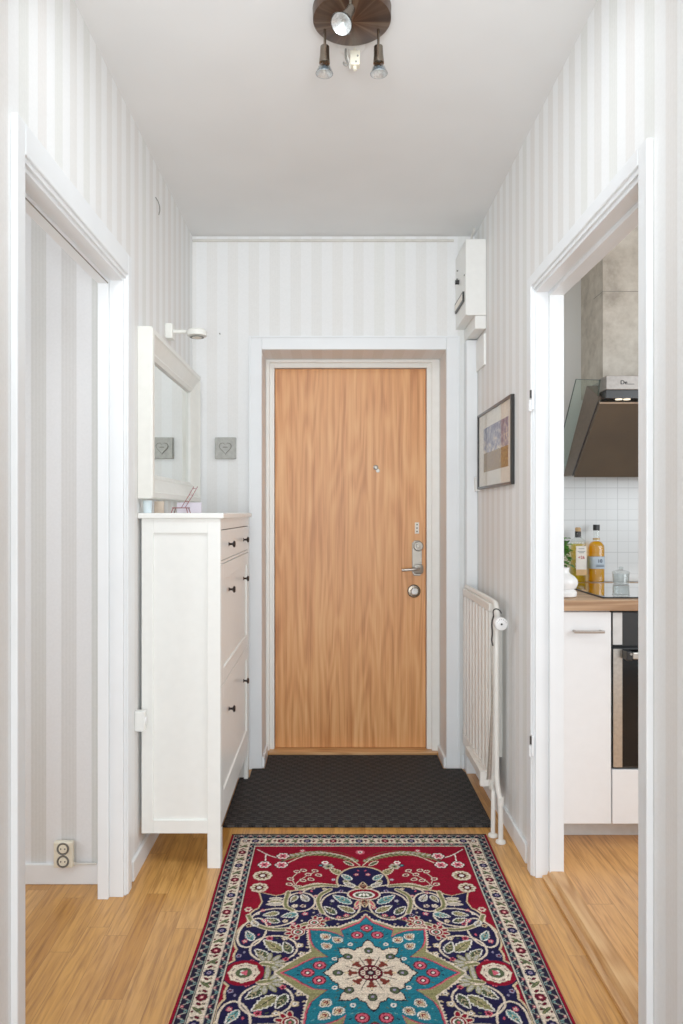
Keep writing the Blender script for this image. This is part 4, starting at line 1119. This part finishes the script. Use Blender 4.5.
# planter with basil
pt = thing('herb_pot', (.885, 2.745, .9505), 'rounded white ceramic pot on a foot holding a green herb', 'plant pot')
MB().lathe([(.046, 0), (.052, .004), (.053, .018), (.047, .026), (.040, .029), (.050, .034), (.056, .050), (.055, .064), (.044, .078), (.028, .088), (.024, .096), (.026, .112), (.022, .112), (.019, .098), (0, .098)], (.885, 2.745, .9508), n=40).build('pot', 'ceramic_white', pt, smooth=True)
MB().lathe([(0, 0), (.0195, 0), (.0195, .006), (0, .008)], (.885, 2.745, 1.050), n=20).build('soil', 'soil', pt)
pltr = thing('basil_plant', (.878, 2.745, 1.066), 'leafy green herb growing from the white ceramic pot', 'plant')
stm = MB(); lv = MB(); rnd = random.Random(3)
for i in range(9):
    th = rnd.uniform(0, 2*PI); r = rnd.uniform(.008, .028); hgt = rnd.uniform(.035, .105)
    if i < 3: th, r, hgt = -.5+.5*i, .03, .02+.03*i
    top = Vector((.872+r*math.cos(th), 2.745+r*math.sin(th), 1.066+hgt))
    stm.tube([(.878, 2.745, 1.066), (.872+r*.4*math.cos(th), 2.745+r*.4*math.sin(th), 1.066+hgt*.6), top], .0016, 6, smooth=1)
    for k in range(5):
        a = th+k*2.3; tilt = rnd.uniform(.2, 1.0); Ln = rnd.uniform(.020, .034); wd = Ln*.42
        d1 = Vector((math.cos(a)*math.cos(tilt), math.sin(a)*math.cos(tilt), math.sin(tilt)*(-1 if k % 2 else 1)*.7)).normalized()
        sd = d1.cross(Vector((0, 0, 1))).normalized(); upv = sd.cross(d1)
        base_ = top - Vector((0, 0, .012*(k//2)))
        prev = None
        for q in range(7):
            u = q/6; w2 = wd*math.sin(PI*min(1, u**.8)) + .0004
            cpt = base_ + d1*Ln*u - upv*.006*u*u
            row = [lv.b.verts.new(cpt + sd*w2 + upv*w2*.35), lv.b.verts.new(cpt), lv.b.verts.new(cpt - sd*w2 + upv*w2*.35)]
            if prev:
                lv.b.faces.new((prev[0], prev[1], row[1], row[0])); lv.b.faces.new((prev[1], prev[2], row[2], row[1]))
            prev = row
stm.build('stems', 'leaf_green', pltr, smooth=True); lv.build('leaves', 'leaf_green', pltr, smooth=True)

# range hood: tilted slab leaning out from the wall
hd = thing('range_hood', (1.366, 3.10, 1.437), 'angled steel and glass range hood below the stone duct', 'range hood')
hx0, hx1 = 1.066, 1.666
# profile in (y, z): front face leans outward to the top
MB().prism([(3.165, 1.437), (2.862, 1.716), (2.862, 1.735), (2.99, 1.800), (3.29, 1.437)], hx0-.0015, hx1+.0015, 'yz').build('hood_body', 'hood_side', hd, bevel=.001)
MB().prism([(3.160, 1.437), (2.858, 1.715), (2.848, 1.704), (3.149, 1.427)], hx0, hx1, 'yz').build('front_glass', 'hood_glass', hd, bevel=.001)
MB().prism([(3.172, 1.436), (2.868, 1.716), (2.860, 1.712), (3.160, 1.433)], hx0-.0025, hx0-.0014, 'yz').build('side_seam', 'black_plastic', hd)
MB().prism([(2.858, 1.715), (2.856, 1.719), (2.846, 1.709), (2.848, 1.704)], hx0, hx1, 'yz').build('glass_edge', 'satin_steel', hd)
for x in (hx0, hx1-.004):
    MB().prism([(3.20, 1.437), (2.872, 1.738), (2.852, 1.798), (3.130, 1.853), (3.343, 1.600), (3.343, 1.437)], x, x+.004, 'yz').build('side_glass', 'green_glass', hd)
    MB().tube([(x+.002, 3.20, 1.437), (x+.002, 2.872, 1.738), (x+.002, 2.852, 1.798), (x+.002, 3.130, 1.853), (x+.002, 3.343, 1.600)], .0022, 8).build('glass_rim', 'rim_green', hd)
MB().prism([(3.30, 1.44), (2.99, 1.806), (3.08, 1.806), (3.34, 1.50), (3.34, 1.44)], hx0+.22, hx1-.09, 'yz').build('motor_housing', 'hood_steel', hd)
bx_ = box('control_box', 1.074, 1.658, 2.800, 2.885, 1.752, 1.806, 'hood_steel', hd, bevel=.0015)
box('box_recess', 1.078, 1.654, 2.812, 2.885, 1.720, 1.752, 'black_plastic', hd)
MB().box(1.11, 1.60, 2.885, 3.088, 1.802, 1.812).build('top_cover', 'hood_steel', hd)
for x in (1.135, 1.167): MB().lathe([(.013, 0), (.013, .003), (0, .004)], (x, 2.832, 1.7195), (0, 0, -1), n=20).build('hood_lamp', 'lit_lens', hd, smooth=True)
text('De', .022, (1.142, 2.7992, 1.779), 'logo_black', bx_, name='maker_mark')
MB().box(1.154, 1.182, 2.7985, 2.8002, 1.7715, 1.7735).build('mark_underline', 'logo_black', bx_)

# ================================================================== LIGHT
W = bpy.data.worlds.new('world'); S.world = W; W.use_nodes = True
W.node_tree.nodes['Background'].inputs[0].default_value = (.87, .94, 1.0, 1)
W.node_tree.nodes['Background'].inputs[1].default_value = 1.0
def area(name, loc, rot, sx, sy, power, col=(1,1,1), spread=180):
    l = bpy.data.lights.new(name, 'AREA'); l.shape = 'RECTANGLE'; l.size = sx; l.size_y = sy; l.energy = power; l.color = col
    l.spread = math.radians(spread)
    o = bpy.data.objects.new(name, l); COL.objects.link(o); o.location = loc; o.rotation_euler = rot
    return o
area('hall_fill', (0, -1.6, 1.25), (math.radians(86), 0, 0), 1.3, 2.1, 33, (.885, .95, 1.0))  # unseen fill lamp added behind the camera to light the hall
area('ceiling_uplight_fill', (0, -.3, 1.5), (math.radians(120), 0, 0), .9, .6, 8.5, (.90, .96, 1.0), 75)  # uplight added behind the camera to brighten the ceiling
area('hall_overhead_fill', (.01, 1.60, H-.04), (math.radians(40), 0, 0), 1.0, .4, 9.5, (.90, .955, 1.0), 140)  # unseen fill added under the ceiling, out of frame, for the far end
area('low_fill', (0, -1.3, .75), (math.radians(86), 0, 0), .9, .6, 2.8, (.93, .965, 1.0), 70)
area('left_room_fill', (-2.4, 1.0, 1.6), (0, math.radians(-90), 0), 1.6, 1.8, 25, (.90, .955, 1.0))  # fill lamp added inside the left room; no window is modelled
area('kitchen_fill', (2.6, 1.1, 1.7), (math.radians(60), 0, math.radians(55)), 1.4, 1.4, 35, (.90, .955, 1.0))  # lamp added round the corner to brighten the kitchen, no window behind it

# ================================================================== CAMERA
cam = bpy.data.cameras.new('camera'); co_ = bpy.data.objects.new('camera', cam); COL.objects.link(co_)
co_.location = (0, 0, 1.27); co_.rotation_euler = (PI/2, 0, 0)
cam.sensor_fit = 'HORIZONTAL'; cam.sensor_width = 36; cam.lens = 718*36/683
cam.shift_x = (341.5-331)/683; cam.shift_y = (513-512)/683
cam.clip_start = .05
S.camera = co_
S.view_settings.view_transform = 'Standard'
S.view_settings.look = 'None'
S.view_settings.exposure = -.03
S.view_settings.gamma = 1.2
S.cycles.max_bounces = 10
S.cycles.diffuse_bounces = 6
S.cycles.transmission_bounces = 10
S.cycles.glossy_bounces = 5
S.cycles.caustics_reflective = False
S.cycles.caustics_refractive = False
